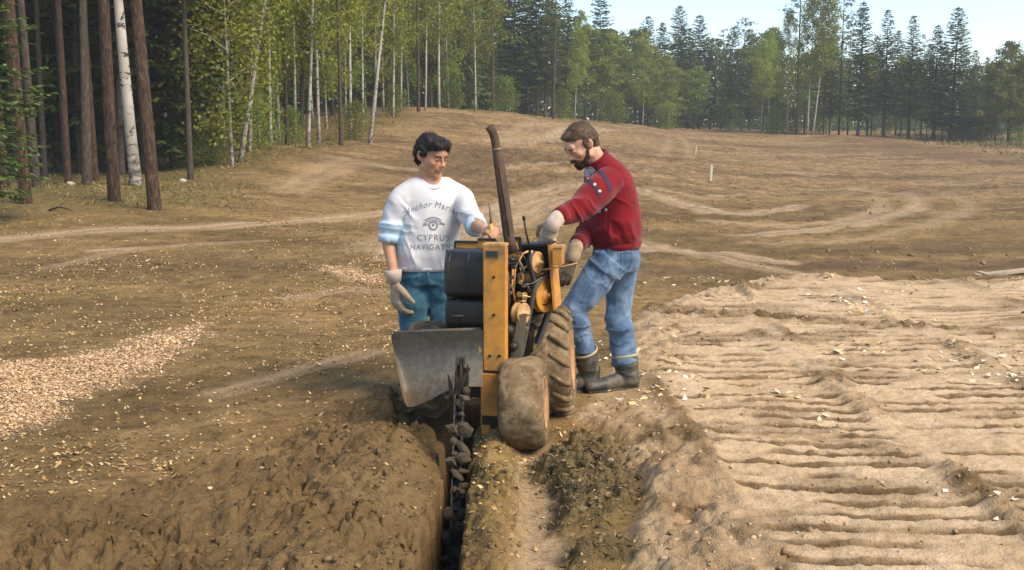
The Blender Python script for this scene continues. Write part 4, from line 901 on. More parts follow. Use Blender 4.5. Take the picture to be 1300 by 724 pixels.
for k in range(26):
    s = .20 + k * (bl_ - .2) / 26; p = BP0 + bd * (s + rng.uniform(-.02, .02)) + bu * rng.uniform(.06, .09) + bs * rng.uniform(-.045, .045)
    o = link("stuck_clod", LUMPS[k % 6], None, boom); o.location = tuple(p); q = rng.uniform(.010, .032); o.scale = (q * rng.uniform(.6, 1.5), q * rng.uniform(.35, .9), q * rng.uniform(.7, 2.0)); o.rotation_euler = tuple(rng.uniform(0, 3, 3))
stamp("trencher")
# ------------------------------------------------------------------ people
def ellip(c, r, rot=None, n=16, m=10):
    V = []; F = []
    for i in range(m + 1):
        a = math.pi * i / m
        for k in range(n):
            b = 2 * math.pi * k / n; V.append((r[0] * math.sin(a) * math.cos(b), r[1] * math.sin(a) * math.sin(b), r[2] * math.cos(a)))
    V = np.array(V)
    if rot is not None: V = V @ np.array(rot).T
    V = V + np.asarray(c, float)
    for i in range(m):
        for k in range(n): F.append((i * n + k, i * n + (k + 1) % n, (i + 1) * n + (k + 1) % n, (i + 1) * n + k)[::-1])
    return V, F
def remesh(name, prims, voxel, mat, parent, base, smooth=4, fac=.5, fn=None):
    """union of overlapping closed shapes as ONE continuous surface"""
    mb = MB()
    for V, F in prims: mb.add(V, F)
    me = mb.mesh(name); bm = bmesh.new(); bm.from_mesh(me); bmesh.ops.remove_doubles(bm, verts=bm.verts, dist=1e-6); bmesh.ops.recalc_face_normals(bm, faces=bm.faces); bm.to_mesh(me); bm.free()
    o = bpy.data.objects.new("tmp", me); COL.objects.link(o)
    md = o.modifiers.new("r", 'REMESH'); md.mode = 'VOXEL'; md.voxel_size = voxel; md.use_smooth_shade = True
    sm = o.modifiers.new("s", 'SMOOTH'); sm.iterations = smooth; sm.factor = fac
    dg = bpy.context.evaluated_depsgraph_get(); dg.update()
    m2 = bpy.data.meshes.new_from_object(o.evaluated_get(dg)); bpy.data.objects.remove(o); bpy.data.meshes.remove(me)
    n = len(m2.vertices); co = np.empty(n * 3, np.float32); m2.vertices.foreach_get("co", co); co = co.reshape(-1, 3).astype(float)
    no = np.empty(n * 3, np.float32); m2.vertices.foreach_get("normal", no); no = no.reshape(-1, 3).astype(float)
    m2.polygons.foreach_set("use_smooth", np.ones(len(m2.polygons), bool))
    if fn is not None: co = fn(co, no, m2)
    tree = None
    m2.vertices.foreach_set("co", (co - np.asarray(base)).astype(np.float32).ravel()); m2.update(); m2.name = name; m2.materials.clear()
    o = link(name, m2, mat, parent); return o
def folds(co, no, spots, base_amp=.004, seed=0):
    """cloth relief: spots = (centre, radius, direction across the folds, wavelength, amplitude)"""
    d = base_amp * (vnoise(co[:, 0] * 9 + co[:, 1] * 4, co[:, 2] * 7 + co[:, 1] * 5, seed) - .5) * 2.4 + base_amp * .9 * (vnoise(co[:, 0] * 19 + co[:, 1] * 9, co[:, 2] * 13, seed + 1) - .5)
    for c, rad, ax, wl, amp in spots:
        q = co - np.asarray(c); w = np.exp(-(q ** 2).sum(1) / rad ** 2); ax = np.asarray(ax, float) / np.linalg.norm(ax)
        al = np.cross(ax, (0.0, 1.0, 0.0)); al /= np.linalg.norm(al) + 1e-9; u = q @ ax / (wl * 1.15); v = q @ al / (wl * 3.2)
        n = vnoise(u + .8 * vnoise(v * 2, u, seed + 3) + 7, v + q[:, 1] * 3 + 3, seed + 5); n2 = vnoise(u * 2.1, v * 2.3 + 5, seed + 8)
        rd = 1 - np.abs(2 * n - 1); d = d + w * amp * ((rd ** 3 - .25) * 3.6 + (n2 - .5) * 1.2)
    return co + no * d[:, None]
def frame(f, up=(0, 0, 1)):
    f = np.asarray(f, float); f /= np.linalg.norm(f); r = np.cross(f, up); r /= np.linalg.norm(r); u = np.cross(r, f)
    return np.stack([r, f, u], 1)          # columns: right, forward, up
def head_prims(beard=False):
    P = [ellip((0, -.012, .034), (.077, .098, .088)), ellip((0, .022, -.02), (.070, .070, .085)), ellip((0, .044, -.068), (.052, .042, .046)), ellip((0, .072, -.098), (.026, .022, .020)),
         ellip((0, .078, .034), (.052, .020, .030)), ellip((0, .084, .020), (.050, .013, .010)), ellip((.040, .060, -.018), (.026, .026, .026)), ellip((-.040, .060, -.018), (.026, .026, .026)),
         tube([(0, .090, .018), (0, .102, -.004), (0, .116, -.026), (0, .104, -.034)], [.008, .010, .0135, .010], 10), ellip((.012, .100, -.029), (.009, .011, .008)), ellip((-.012, .100, -.029), (.009, .011, .008)),
         ellip((0, .093, -.056), (.022, .012, .007)), ellip((0, .090, -.067), (.019, .012, .008)), ellip((0, .082, -.05), (.034, .02, .022))]
    for s in (-1, 1):
        P += [ellip((s * .047, .006, -.062), (.022, .03, .026)), tube([(s * .076, -.012, .026), (s * .086, -.022, .022), (s * .088, -.026, .000), (s * .083, -.014, -.020), (s * .075, -.004, -.030)], [.009, .009, .008, .008, .007], 8), ellip((s * .078, -.014, -.002), (.006, .016, .024)),
              ellip((s * .031, .083, .008), (.016, .011, .010))]
    return P
def hand(wrist, d, nrm, size, curl, spread=.18, thumb_side=1, thick=1.0):
    """palm, four fingers, thumb; d wrist->knuckles, nrm = the side the fingers close to"""
    d = np.asarray(d, float); d /= np.linalg.norm(d); n = np.asarray(nrm, float); n = n - d * (n @ d); n /= np.linalg.norm(n); s = np.cross(d, n) * thumb_side; w = np.asarray(wrist, float)
    P = [tube([w - d * .01 * size, w + d * .03 * size, w + d * .065 * size, w + d * .092 * size], [(.026 * size, .019 * size), (.036 * size, .018 * size), (.041 * size, .017 * size), (.038 * size, .013 * size)], 12, True, 1, s)]
    for i, (off, ln) in enumerate(((.030, .078), (.010, .088), (-.011, .082), (-.030, .065))):
        p = w + d * .085 * size + s * off * size; dr = d + s * off * spread * 8; dr /= np.linalg.norm(dr); pts = [p]; a = 0
        for k, f in enumerate((.45, .32, .25)):
            a += curl * (.75, 1.0, .7)[k] * (1 + .08 * i); dd = dr * math.cos(a) + n * math.sin(a); pts.append(pts[-1] + dd * ln * f * size)
        P.append(tube(pts, [.0105 * size * thick, .0098 * size * thick, .009 * size * thick, .0075 * size * thick], 8)); P.append(ellip(pts[-1], (.0077 * size * thick,) * 3, None, 8, 6))
    p = w + d * .022 * size + s * .028 * size; t1 = p + (s * .75 + d * .6 + n * .25) * .038 * size; t2 = t1 + (s * .25 + d * .85 + n * (.35 + .4 * curl)) * .032 * size; t3 = t2 + (d * .8 + n * (.4 + .7 * curl) - s * .1) * .024 * size
    P.append(tube([p, t1, t2, t3], [.015 * size, .0125 * size * thick, .0105 * size * thick, .0085 * size * thick], 8)); P.append(ellip(t3, (.0087 * size * thick,) * 3, None, 8, 6))
    return P
def skin_mat(name, a, b_):
    m, nt, b = mat_new(name); co = objco(nt)
    c = ramp(nt, noise(nt, 24, 4, .6, co), [(.3, a), (.7, b_)])
    c = mix(nt, attr(nt, "lips"), c, (.36, .12, .085)); c = mix(nt, math_(nt, 'MULTIPLY', attr(nt, "flush"), .5), c, (.52, .17, .095)); c = mix(nt, attr(nt, "stubble"), c, (.20, .125, .08))
    nt.links.new(c, b.inputs["Base Color"]); b.inputs["Roughness"].default_value = .5; b.inputs["Subsurface Weight"].default_value = .12
    b.inputs["Subsurface Radius"].default_value = (.012, .005, .003); b.inputs["Specular IOR Level"].default_value = .4; bump(nt, b, noise(nt, 260, 3, .6, co), .15, .003); return m
def cloth(name, c1, c2, scale=10, weave=420, wear=None, bs=.35, zone=None):
    m, nt, b = mat_new(name); co = objco(nt); c = ramp(nt, noise(nt, scale, 6, .65, co), [(.3, c2), (.68, c1)])
    if wear: c = mix(nt, ramp(nt, noise(nt, scale * .45, 5, .7, co, .8), [(.46, (0, 0, 0)), (.66, (.8, .8, .8))]), c, wear)
    if zone: c = mix(nt, attr(nt, zone[0]), c, zone[1])
    nt.links.new(c, b.inputs["Base Color"]); b.inputs["Roughness"].default_value = .88; b.inputs["Specular IOR Level"].default_value = .15; b.inputs["Sheen Weight"].default_value = .15
    bump(nt, b, noise(nt, weave, 2, .5, co), bs, .003); return m
M_SKIN1 = skin_mat("tanned_skin", (.40, .20, .115), (.50, .265, .16)); M_SKIN2 = skin_mat("fair_skin", (.49, .25, .165), (.60, .34, .235))
M_WHITE = cloth("white_sweatshirt_cloth", (.60, .585, .59), (.52, .51, .525), 7, 420, None, .35, ("sleeve", (.40, .52, .62))); M_TEAL = cloth("teal_jeans_cloth", (.045, .140, .200), (.024, .080, .125), 11, 600, (.080, .205, .270))
M_BLUE = cloth("pale_blue_cloth", (.42, .54, .64), (.34, .45, .56), 8)
M_RED = cloth("red_wool", (.19, .0055, .012), (.125, .0035, .007), 9, 300, None, .6); M_JEANSD = cloth("denim_seam", (.06, .10, .17), (.04, .07, .12), 20); M_JEANS = cloth("blue_denim", (.088, .145, .235), (.042, .080, .148), 12, 600, (.21, .29, .39))
M_GLOVE = cloth("leather_glove", (.40, .30, .19), (.24, .165, .095), 20, 300, (.50, .41, .30)); M_GLOVEC = cloth("glove_cuff_cloth", (.56, .45, .38), (.40, .30, .24), 18, 300)
M_GLOVED = cloth("shaded_leather_glove", (.11, .09, .062), (.055, .043, .03), 20, 300)  # glove leather darkened to hold the shadow on its palm
M_BOOT = simple("rubber_boot", (.040, .044, .045), .5, 0, .4, 8, .1, 60, grime=(.15, .11, .066), gscale=11, gpos=(.44, .66)); M_BAND = simple("boot_band", (.42, .36, .20), .7); M_SOLE = simple("boot_sole", (.035, .03, .024), .8, grime=(.16, .11, .06), gscale=12)
M_HAIR1 = simple("dark_hair", (.017, .010, .008), .7, 0, .5, 60); M_HAIR2 = simple("brown_hair", (.125, .078, .042), .7, 0, .45, 60); M_BEARD = simple("dark_beard", (.075, .040, .024), .7, 0, .5, 70)
M_INK = simple("print_ink", (.21, .205, .26), .8, 0, .3, 30); M_NAVY = simple("navy_knit", (.020, .022, .060), .9, 0, .3, 40); M_GOLD = simple("pale_knit", (.62, .52, .36), .9, 0, .3, 40); M_EYE = simple("eye_dark", (.03, .018, .014), .3); M_PATCH = simple("patch_cloth", (.62, .66, .72), .85, 0, .15, 40)
def hairs(name, src, base, n, length, flow, mat, parent, seed, width=.0035, lift=.25, cond=None):
    """tapered locks lying over a hair shell"""
    me = src.data; nv = len(me.vertices); co = np.empty(nv * 3, np.float32); me.vertices.foreach_get("co", co); co = co.reshape(-1, 3).astype(float); no = np.empty(nv * 3, np.float32); me.vertices.foreach_get("normal", no); no = no.reshape(-1, 3).astype(float)
    r = np.random.default_rng(seed); ii = r.choice(nv, n); C = co[ii]; Nn = no[ii]; D = flow(C + np.asarray(base)); D = D - Nn * (D * Nn).sum(1, keepdims=True) + r.normal(size=C.shape) * .02
    D = D / (np.linalg.norm(D, axis=1, keepdims=True) + 1e-9); S = np.cross(D, Nn); S /= (np.linalg.norm(S, axis=1, keepdims=True) + 1e-9); L = r.uniform(.5, 1.2, n)[:, None] * length; w = width
    A = C + Nn * .001; B = C + D * L * .5 + Nn * L * lift * .5; E = C + D * L + Nn * L * lift * .35
    V = np.stack([A - S * w, A + S * w, B + S * w * .8, E, B - S * w * .8], 1).reshape(-1, 3); F = np.arange(len(V)).reshape(-1, 5)
    return link(name, mesh_np(name, V, F, False), mat, parent)
def project(verts2d, faces, bvh, origin, right, up, toward, base, off=.0025, single=False):
    """lay a flat outline on a garment: cast each vertex along 'toward' on to its surface"""
    out = []; ok = []
    for x, y in verts2d:
        p = Vector(tuple(origin + right * x + up * y - toward * .6 - np.asarray(base))); h = bvh.ray_cast(p, Vector(tuple(toward)), 2.0)
        if h[0] is None: out.append((0, 0, 0)); ok.append(False)
        else: out.append(tuple(h[0] + h[1] * off)); ok.append(True)
    F = [f for f in faces if all(ok[i] for i in f)]
    if single:                                   # keep the one connected piece that lies on the nearest cloth
        F = [f for f in F if max(math.dist(out[f[i]], out[f[i - 1]]) for i in range(len(f))) < .045]; par = list(range(len(out)))
        def find(a):
            while par[a] != a: par[a] = par[par[a]]; a = par[a]
            return a
        for f in F:
            for i in f[1:]: par[find(i)] = find(f[0])
        cnt = {}
        for f in F: cnt[find(f[0])] = cnt.get(find(f[0]), 0) + 1
        if not cnt: return [], []
        best = max(cnt, key=cnt.get); F = [f for f in F if find(f[0]) == best]
    used = sorted({i for f in F for i in f}); ix = {v: k for k, v in enumerate(used)}
    return [out[i] for i in used], [tuple(ix[i] for i in f) for f in F]
def bvh_of(o): return BVHTree.FromPolygons([v.co[:] for v in o.data.vertices], [p.vertices[:] for p in o.data.polygons])
def text_mesh(s, size, cut=.010, shear=0, width=1.0, offset=.0):
    cu = bpy.data.curves.new("t", 'FONT'); cu.body = s; cu.size = size; cu.align_x = 'CENTER'; cu.shear = shear; cu.space_character = 1.16; cu.resolution_u = 3; cu.offset = offset
    o = bpy.data.objects.new("t", cu); COL.objects.link(o); dg = bpy.context.evaluated_depsgraph_get(); dg.update(); me = bpy.data.meshes.new_from_object(o.evaluated_get(dg)); bpy.data.objects.remove(o)
    bm = bmesh.new(); bm.from_mesh(me); bmesh.ops.triangulate(bm, faces=bm.faces)
    for _ in range(3):
        le = [e for e in bm.edges if e.calc_length() > cut]
        if not le: break
        bmesh.ops.subdivide_edges(bm, edges=le, cuts=1); bmesh.ops.triangulate(bm, faces=[f for f in bm.faces if len(f.verts) > 3])
    V = [(v.co.x * width, v.co.y) for v in bm.verts]; bm.verts.index_update(); F = [tuple(v.index for v in f.verts) for f in bm.faces]; bm.free(); bpy.data.meshes.remove(me); return V, F
def ribbon2d(pts, w, closed=False):
    P = [np.asarray(p, float) for p in pts]; n = len(P); V = []; F = []
    for i in range(n):
        t = P[(i + 1) % n] - P[i - 1] if closed else P[min(i + 1, n - 1)] - P[max(i - 1, 0)]; t /= np.linalg.norm(t) + 1e-9; q = np.array((-t[1], t[0])); V += [tuple(P[i] - q * w / 2), tuple(P[i]), tuple(P[i] + q * w / 2)]
    for i in range(n if closed else n - 1):
        a, b = i * 3, ((i + 1) % n) * 3; F += [(a, b, b + 1, a + 1), (a + 1, b + 1, b + 2, a + 2)]
    return V, F
def disc2d(c, r, n=16, k=3):
    V = [tuple(c)]; F = []
    for j in range(1, k + 1): V += [(c[0] + r * j / k * math.cos(6.2832 * i / n), c[1] + r * j / k * math.sin(6.2832 * i / n)) for i in range(n)]
    for i in range(n):
        F.append((0, 1 + i, 1 + (i + 1) % n))
        for j in range(k - 1): F.append((1 + j * n + i, 1 + (j + 1) * n + i, 1 + (j + 1) * n + (i + 1) % n, 1 + j * n + (i + 1) % n))
    return V, F
def head_fn(Mx, c, s, beard):
    """sculpt eye sockets, lids, mouth line and colour zones in head coordinates"""
    def fn(co, no, me):
        q = ((co - c) @ Mx) / s; inface = (q[:, 1] > .03) & (np.abs(q[:, 0]) < .09) & (np.abs(q[:, 2]) < .14)
        def g(cx, cy, cz, rx, ry, rz): return np.exp(-((q[:, 0] - cx) / rx) ** 2 - ((q[:, 1] - cy) / ry) ** 2 - ((q[:, 2] - cz) / rz) ** 2)
        d = np.zeros(len(co)); lips = np.zeros(len(co)); fl = np.zeros(len(co)); st = np.zeros(len(co))
        for sg in (-1, 1):
            d -= .006 * g(sg * .016, .09, .006, .009, .03, .012); d -= .004 * g(sg * .033, .09, -.008, .02, .03, .006); d -= .005 * g(sg * .034, .09, .017, .018, .03, .005)
            d -= .0012 * g(sg * .030, .08, -.045, .008, .04, .022); fl += g(sg * .042, .07, -.02, .024, .05, .022)
        d -= .004 * g(0, .10, -.0615, .022, .03, .0022)
        lips = np.maximum(g(0, .1, -.0565, .021, .03, .0048), g(0, .1, -.0675, .018, .03, .0058)); fl += .8 * g(0, .115, -.022, .016, .03, .016)
        if not beard: st = .28 * np.clip(g(0, .07, -.085, .06, .06, .035) + .8 * g(0, .1, -.043, .03, .03, .008), 0, 1)
        for nm, v in (("lips", lips), ("flush", fl), ("stubble", st)):
            at = me.attributes.new(nm, 'FLOAT', 'POINT'); at.data.foreach_set("value", (np.clip(v, 0, 1) * inface).astype(np.float32))
        return co + no * (d * inface * s)[:, None]
    return fn
def tf(prims, Mx, c, s): return [((np.asarray(V) * s) @ Mx.T + c, F) for V, F in prims]
def face_bits(root, body, Mx, c, s, base, browm, gaze=0):
    for sg in (-1, 1):
        V, F = tube([(sg * .020, .0925, .0035), (sg * .026, .0965, .0015), (sg * .033, .0965, .0010), (sg * .041, .0915, .0030)], [.0012, .0022, .0024, .0012], 6); V = (np.asarray(V) * s) @ Mx.T + c - base
        MB().add(V, F).build("eye", M_EYE, body, True)
        V, F = tube([(sg * .014, .0965, .0235), (sg * .026, .0975, .0285), (sg * .039, .0920, .0270), (sg * .049, .0800, .0200)], [(.0020, .0036), (.0024, .0048), (.0022, .0042), (.001, .002)], 6); V = (np.asarray(V) * s) @ Mx.T + c - base
        MB().add(V, F).build("eyebrow", browm, body, True)
def boot(root, base, top, ankle, toe_dir, ln, shaft, name="boot", band=True, gl=None):
    top = np.asarray(top); ankle = np.asarray(ankle); t = np.asarray(toe_dir, float); t[2] = 0; t /= np.linalg.norm(t); s_ = np.array((-t[1], t[0], 0)); g = gl
    heel = np.array((ankle[0], ankle[1], g + .05)) - t * .035; ball = heel + t * ln * .62 + [0, 0, -.004]; toe = heel + t * ln * .93 + [0, 0, -.012]
    P = [tube([top, top + (ankle - top) * .5, ankle, np.array((ankle[0], ankle[1], g + .04))], [shaft, shaft * .95, shaft * .80, shaft * .78], 18), tube([heel - t * .02, heel + t * ln * .3 + [0, 0, .012], ball, toe], [(.038, .046), (.042, .052), (.048, .042), (.036, .028)], 16, True, 1, s_), ellip(toe, (.040, .040, .030)), ellip(heel, (.045, .042, .046))]
    b = remesh(name, P, .008, M_BOOT, root, base, 3, .5, lambda co, no, me: folds(co, no, [(ankle + [0, 0, .03], .07, (0, 0, 1), .035, .006)], .002, 3))
    sp = [heel - t * .030, heel + t * ln * .35, ball, toe + t * .026]; sp = [np.array((p[0], p[1], g + .008)) for p in sp]
    MB().add(*[x if i else x for i, x in enumerate(tube([p - base for p in sp], [(.030, .018), (.042, .016), (.050, .016), (.026, .014)], 12, True, 1, s_))]).build("sole", M_SOLE, b, True)
    if band:
        ax = top - ankle; MB().add(*lathe([(shaft * 1.0, -.008), (shaft * 1.05, -.008), (shaft * 1.07, 0), (shaft * 1.05, .008), (shaft * 1.0, .008)], top - base, ax, 28)).build("rim_band", M_BAND, b, True)
    return b
# ---- the dark-haired man in the white sweatshirt
B1 = np.array((*ray(545, 400, 6.5)[:2], 0.)); B1[2] = g1(B1[0], B1[1]); PL = empty("person", tuple(B1)); tag(PL, "dark-haired man in white printed sweatshirt and teal jeans looking down at the trencher", "person")
q = lambda px, py, d=6.5: ray(px, py, d)
f1 = np.array((math.sin(R(14)), -math.cos(R(14)), 0)); s1 = np.array((math.cos(R(14)), math.sin(R(14)), 0))
hc = q(547.5, 198.5, 6.46); H1 = frame((.72, -.62, -.30)); HS = .985
sr, sl_ = q(508, 250, 6.44), q(584, 249, 6.56); er, wr = q(492, 305, 6.42), q(500, 349, 6.36); el, wl = q(603, 286, 6.26), q(616, 293, 6.06)
lhand = q(621.5, 296, 5.99)
prims = tf(head_prims(), H1, hc, HS)
prims += [tube([q(546, 240), q(546, 226), q(546, 208, 6.49)], [.080, .071, .066], 14), tube([q(543, 350), q(544, 310), q(546, 265), q(546, 243), q(547, 232)], [(.13, .10), (.13, .10), (.155, .105), (.13, .09), (.06, .06)], 16, True, 1, s1),
          tube([sr, er, wr], [.05, .040, .027], 12), tube([sl_, el, wl], [.05, .040, .028], 12), tube([q(529, 352), q(527, 412), q(526, 476)], [.07, .05, .04], 12), tube([q(559, 352), q(561, 412), q(565, 476)], [.07, .05, .04], 12)]
prims += hand(wl, lhand - wl + [0, 0, .02], (.55, .1, -.85), .95, .85, .1, -1)
body1 = remesh("body", prims, .0068, M_SKIN1, PL, B1, 3, .5, head_fn(H1, hc, HS, False))
face_bits(PL, body1, H1, hc, HS, B1, M_HAIR1)
hp = [ellip((0, -.012, .072), (.084, .098, .062)), ellip((0, -.062, .022), (.080, .058, .088)), ellip((0, -.070, -.040), (.056, .040, .045)), ellip((.072, -.030, .038), (.020, .050, .050)), ellip((-.072, -.030, .038), (.020, .050, .050)),
      ellip((.020, .066, .092), (.052, .040, .028)), ellip((-.030, .060, .092), (.045, .040, .026)), ellip((.055, .052, .074), (.022, .032, .026)), ellip((-.055, .050, .070), (.022, .032, .028)), ellip((.074, .012, .028), (.011, .018, .030)), ellip((-.074, .012, .028), (.011, .018, .030))]
hair1 = remesh("hair", tf(hp, H1, hc, HS), .006, M_HAIR1, PL, B1, 2, .5, lambda co, no, me: co + no * (.010 * (vnoise(co[:, 0] * 45 + co[:, 1] * 20, co[:, 2] * 50, 4) - .5) + .004 * (vnoise(co[:, 0] * 110, co[:, 2] * 100 + co[:, 1] * 80, 6) - .5))[:, None])
crown1 = hc + H1 @ np.array((0, -.05, .13)) * HS
hairs("hair_locks", hair1, B1, 2600, .022, lambda C: (C - crown1) * [1, 1, 1] + [0, 0, -.06], M_HAIR1, hair1, 8, .0013, .14)
tor = tube([q(542, 341), q(542, 334), q(541, 322), q(543, 300), q(545, 272), q(546, 254), q(546, 244), q(546, 238), q(546, 234)], [(.172, .125), (.176, .130), (.194, .142), (.190, .136), (.194, .130), (.198, .122), (.165, .102), (.118, .092), (.092, .084)], 28, True, 1, s1)
cr, cl_ = er + (wr - er) * .06, el + (wl - el) * .15
def sleeve_zone(co, no, me):
    v = np.zeros(len(co))
    for a, b in ((sr, cr), (sl_, cl_)):
        t = ((co - a) @ (b - a)) / ((b - a) @ (b - a)); dist = np.linalg.norm(co - a - (b - a) * np.clip(t, 0, 1)[:, None], axis=1)
        v = np.maximum(v, sstep(.30, .48, t + .18 * (co - a)[:, 1] / .08) * (dist < .105))
    at = me.attributes.new("sleeve", 'FLOAT', 'POINT'); at.data.foreach_set("value", v.astype(np.float32)); return no
sw = remesh("sweatshirt", [tor, tube([q(546, 243), (q(546, 240) + sr) / 2 + [.0, 0, .012], sr + [.012, 0, -.012], sr + (er - sr) * .2], [.082, .078, .075, .073], 18), tube([q(546, 243), (q(546, 240) + sl_) / 2 + [0, 0, .012], sl_ + [-.012, 0, -.012], sl_ + (el - sl_) * .2], [.085, .082, .080, .078], 18), tube([sr + [.05, 0, -.012], sr + [.004, 0, -.022], sr + (er - sr) * .35, sr + (er - sr) * .75, cr], [.070, .074, .072, .066, .054], 18), tube([sl_ + [-.05, 0, -.012], sl_ + [-.004, 0, -.022], sl_ + (el - sl_) * .35, sl_ + (el - sl_) * .8, cl_], [.070, .074, .072, .064, .053], 18)], .0065, M_WHITE, PL, B1, 14, .5,
            lambda co, no, me: folds(co, sleeve_zone(co, no, me), [(er + [.02, -.03, .06], .10, (.2, 0, 1), .045, .007), (el + [-.01, -.02, .04], .09, (.5, .2, .9), .04, .008), (q(510, 275, 6.4), .09, (.8, 0, .5), .06, .007), (q(578, 272, 6.4), .08, (.8, 0, -.5), .055, .007), (q(512, 325, 6.38), .10, (1, 0, .25), .06, .007), (q(545, 330, 6.36), .12, (1, 0, .1), .07, .006), (q(575, 318, 6.4), .09, (.8, 0, -.6), .06, .008), (q(547, 255, 6.38), .06, (.3, 0, 1), .05, .003)], .004, 2))
MB().add(*lathe([(.078, -.014), (.090, -.014), (.093, -.005), (.090, .004), (.081, .006), (.075, .0)], q(546, 232.5) - B1 + [0, -.010, 0], (0, -.30, 1), 32)).build("collar", M_WHITE, sw, True)
MB().add(*tube([q(542, 337) - B1, q(542, 342.5) - B1], [(.178, .131), (.170, .124)], 36, True, 1, s1)).build("hem_band", M_WHITE, sw, True)
MB().add(*tube([cr - (cr - er) - (er - sr) * .12 - B1, cr - B1 + (wr - er) * .02], [.070, .058], 20)).build("cuff", M_BLUE, sw, True)
MB().add(*tube([cl_ - (cl_ - el) * .6 - B1, cl_ + (wl - el) * .03 - B1], [.068, .058], 20)).build("cuff", M_BLUE, sw, True)
bv = bvh_of(sw); po = q(546, 300, 6.3); tw = -f1 * 1.0; tw = np.array((0.0, 1., -.12)); tw /= np.linalg.norm(tw); rt = np.array((1., 0, 0)); upv = np.array((0, 0, 1.)); PXM = 6.35 / FPX
def prn(name, V, F, dx, dy): V2, F2 = project([(x + dx * PXM, y + dy * PXM) for x, y in V], F, bv, po, rt, upv, tw, B1); return MB().add(V2, F2).build(name, M_INK, sw)
V, F = text_mesh("CYPRUS", 11.0 * PXM, .008, 0, .92); prn("lettering", V, F, 2.5, -5); V, F = text_mesh("NAVIGATION", 10.5 * PXM, .008, 0, .88); prn("lettering", V, F, 5, -17)
V, F = text_mesh("\"Anchor Marine\"", 11.5 * PXM, .008, .3); w_ = max(v[0] for v in V)
V = [(x * .84, y + .075 * (1 - (x / w_) ** 2)) for x, y in V]; prn("script_lettering", V, F, 1, 21)
c0 = np.array((3, 13)) * PXM
for nm, (V, F) in (("crest", ribbon2d([(.028 * math.sin(a) * (1.0 if math.cos(a) < 0 else .95), -.026 * math.cos(a) * (1.25 if math.cos(a) > 0 else .8)) for a in np.linspace(0, 6.283, 25)[:-1]], .010, True)), ("crest_bow", ribbon2d([(x, .050 - 7 * x * x) for x in np.linspace(-.055, .055, 15)], .007)), ("crest_bow", ribbon2d([(x, .034 - 7 * x * x) for x in np.linspace(-.052, .052, 15)], .005)),
                   ("crest_tail", ribbon2d([(-.040, .004), (-.056, .000), (-.070, -.006)], .011)), ("crest_tail", ribbon2d([(.040, .006), (.056, .010), (.074, .002)], .011)), ("crest_tail", ribbon2d([(-.052, .012), (-.068, .008)], .005)), ("crest_tail", ribbon2d([(.052, .018), (.068, .012)], .005)), ("crest", disc2d((0, 0), .009, 10, 2))):
    prn(nm, [(x * .85, y * .85) for x, y in V], F, 3, 15)
jl = [tube([q(543, 334), q(543, 350), q(543, 362)], [(.150, .115), (.165, .125), (.150, .120)], 24, True, 1, s1), tube([q(526, 352), q(524, 385, 6.47), q(525, 415, 6.46), q(526, 480)], [.098, .092, .080, .068], 18), tube([q(560, 352), q(562, 385, 6.5), q(563, 415, 6.5), q(566, 480)], [.098, .088, .076, .066], 18)]
jn = remesh("jeans", jl, .007, M_TEAL, PL, B1, 5, .5, lambda co, no, me: folds(co, no, [(q(543, 365, 6.38), .09, (.5, 0, .8), .05, .010), (q(522, 372, 6.38), .10, (.75, 0, .6), .06, .009), (q(558, 375, 6.4), .10, (.4, 0, -.9), .05, .011), (q(526, 410, 6.38), .10, (0, 0, 1), .06, .009), (q(562, 410, 6.4), .10, (.2, 0, 1), .06, .009)], .005, 9))
MB().add(*tube([q(543, 343, 6.365) - B1, q(544, 350, 6.36) - B1, q(543, 362, 6.37) - B1], [(.005, .003)] * 3, 8, True, 1, s1)).build("fly_seam", M_TEAL, jn, True)
boot(PL, B1, q(526, 462), q(526, 478), (.1, -1, 0), .29, .070, gl=g1(*q(526, 478)[:2]) - .004, band=False); boot(PL, B1, q(566, 462), q(566, 478), (.25, -1, 0), .29, .070, gl=g1(*q(566, 478)[:2]) - .004, band=False)
gl_ = remesh("glove", hand(wr + [0.004, 0, -.035], (.06, -.05, -1), (.75, .45, 0), 1.42, .55, .20, 1, 1.25), .0045, M_GLOVE, PL, B1, 3, .5, lambda co, no, me: folds(co, no, [], .002, 3))
MB().add(*tube([wr + [-.004, 0, .028] - B1, wr + [-.002, 0, .0] - B1, wr + [0, 0, -.045] - B1], [(.058, .050), (.056, .048), (.048, .040)], 20)).build("glove_cuff", M_GLOVEC, gl_, True)
stamp("man one")
# ---- the bearded man in the red sweater
B2 = np.array((*ray(772, 400, 6.6)[:2], 0.)); B2[2] = g1(B2[0], B2[1]); PR = empty("person", tuple(B2)); tag(PR, "bearded man in red sweater, blue jeans and black rubber boots leaning over the trencher", "person")
q = lambda px, py, d=6.6: ray(px, py, d)
f2 = np.array((-math.cos(R(20)), -math.sin(R(20)), 0)); s2 = np.array((math.sin(R(20)), -math.cos(R(20)), 0))     # s2 points to his left, at the camera
hc = q(738, 184, 6.5); H2 = frame((-.77, -.40, -.58)); HS = .985
sn, sf = q(770, 229, 6.42), q(762, 232, 6.78); en, wn_ = q(738, 262, 6.24), q(706, 276, 6.10); ef, wf = q(748, 297, 6.66), q(730, 312, 6.42)
hipn, kn, an = q(774, 332, 6.50), q(729, 392, 6.42), q(748, 472, 6.56); hipf, kf, af = q(788, 332, 6.70), q(785, 398, 6.66), q(797, 478, 6.60)
prims = tf(head_prims(), H2, hc, HS)
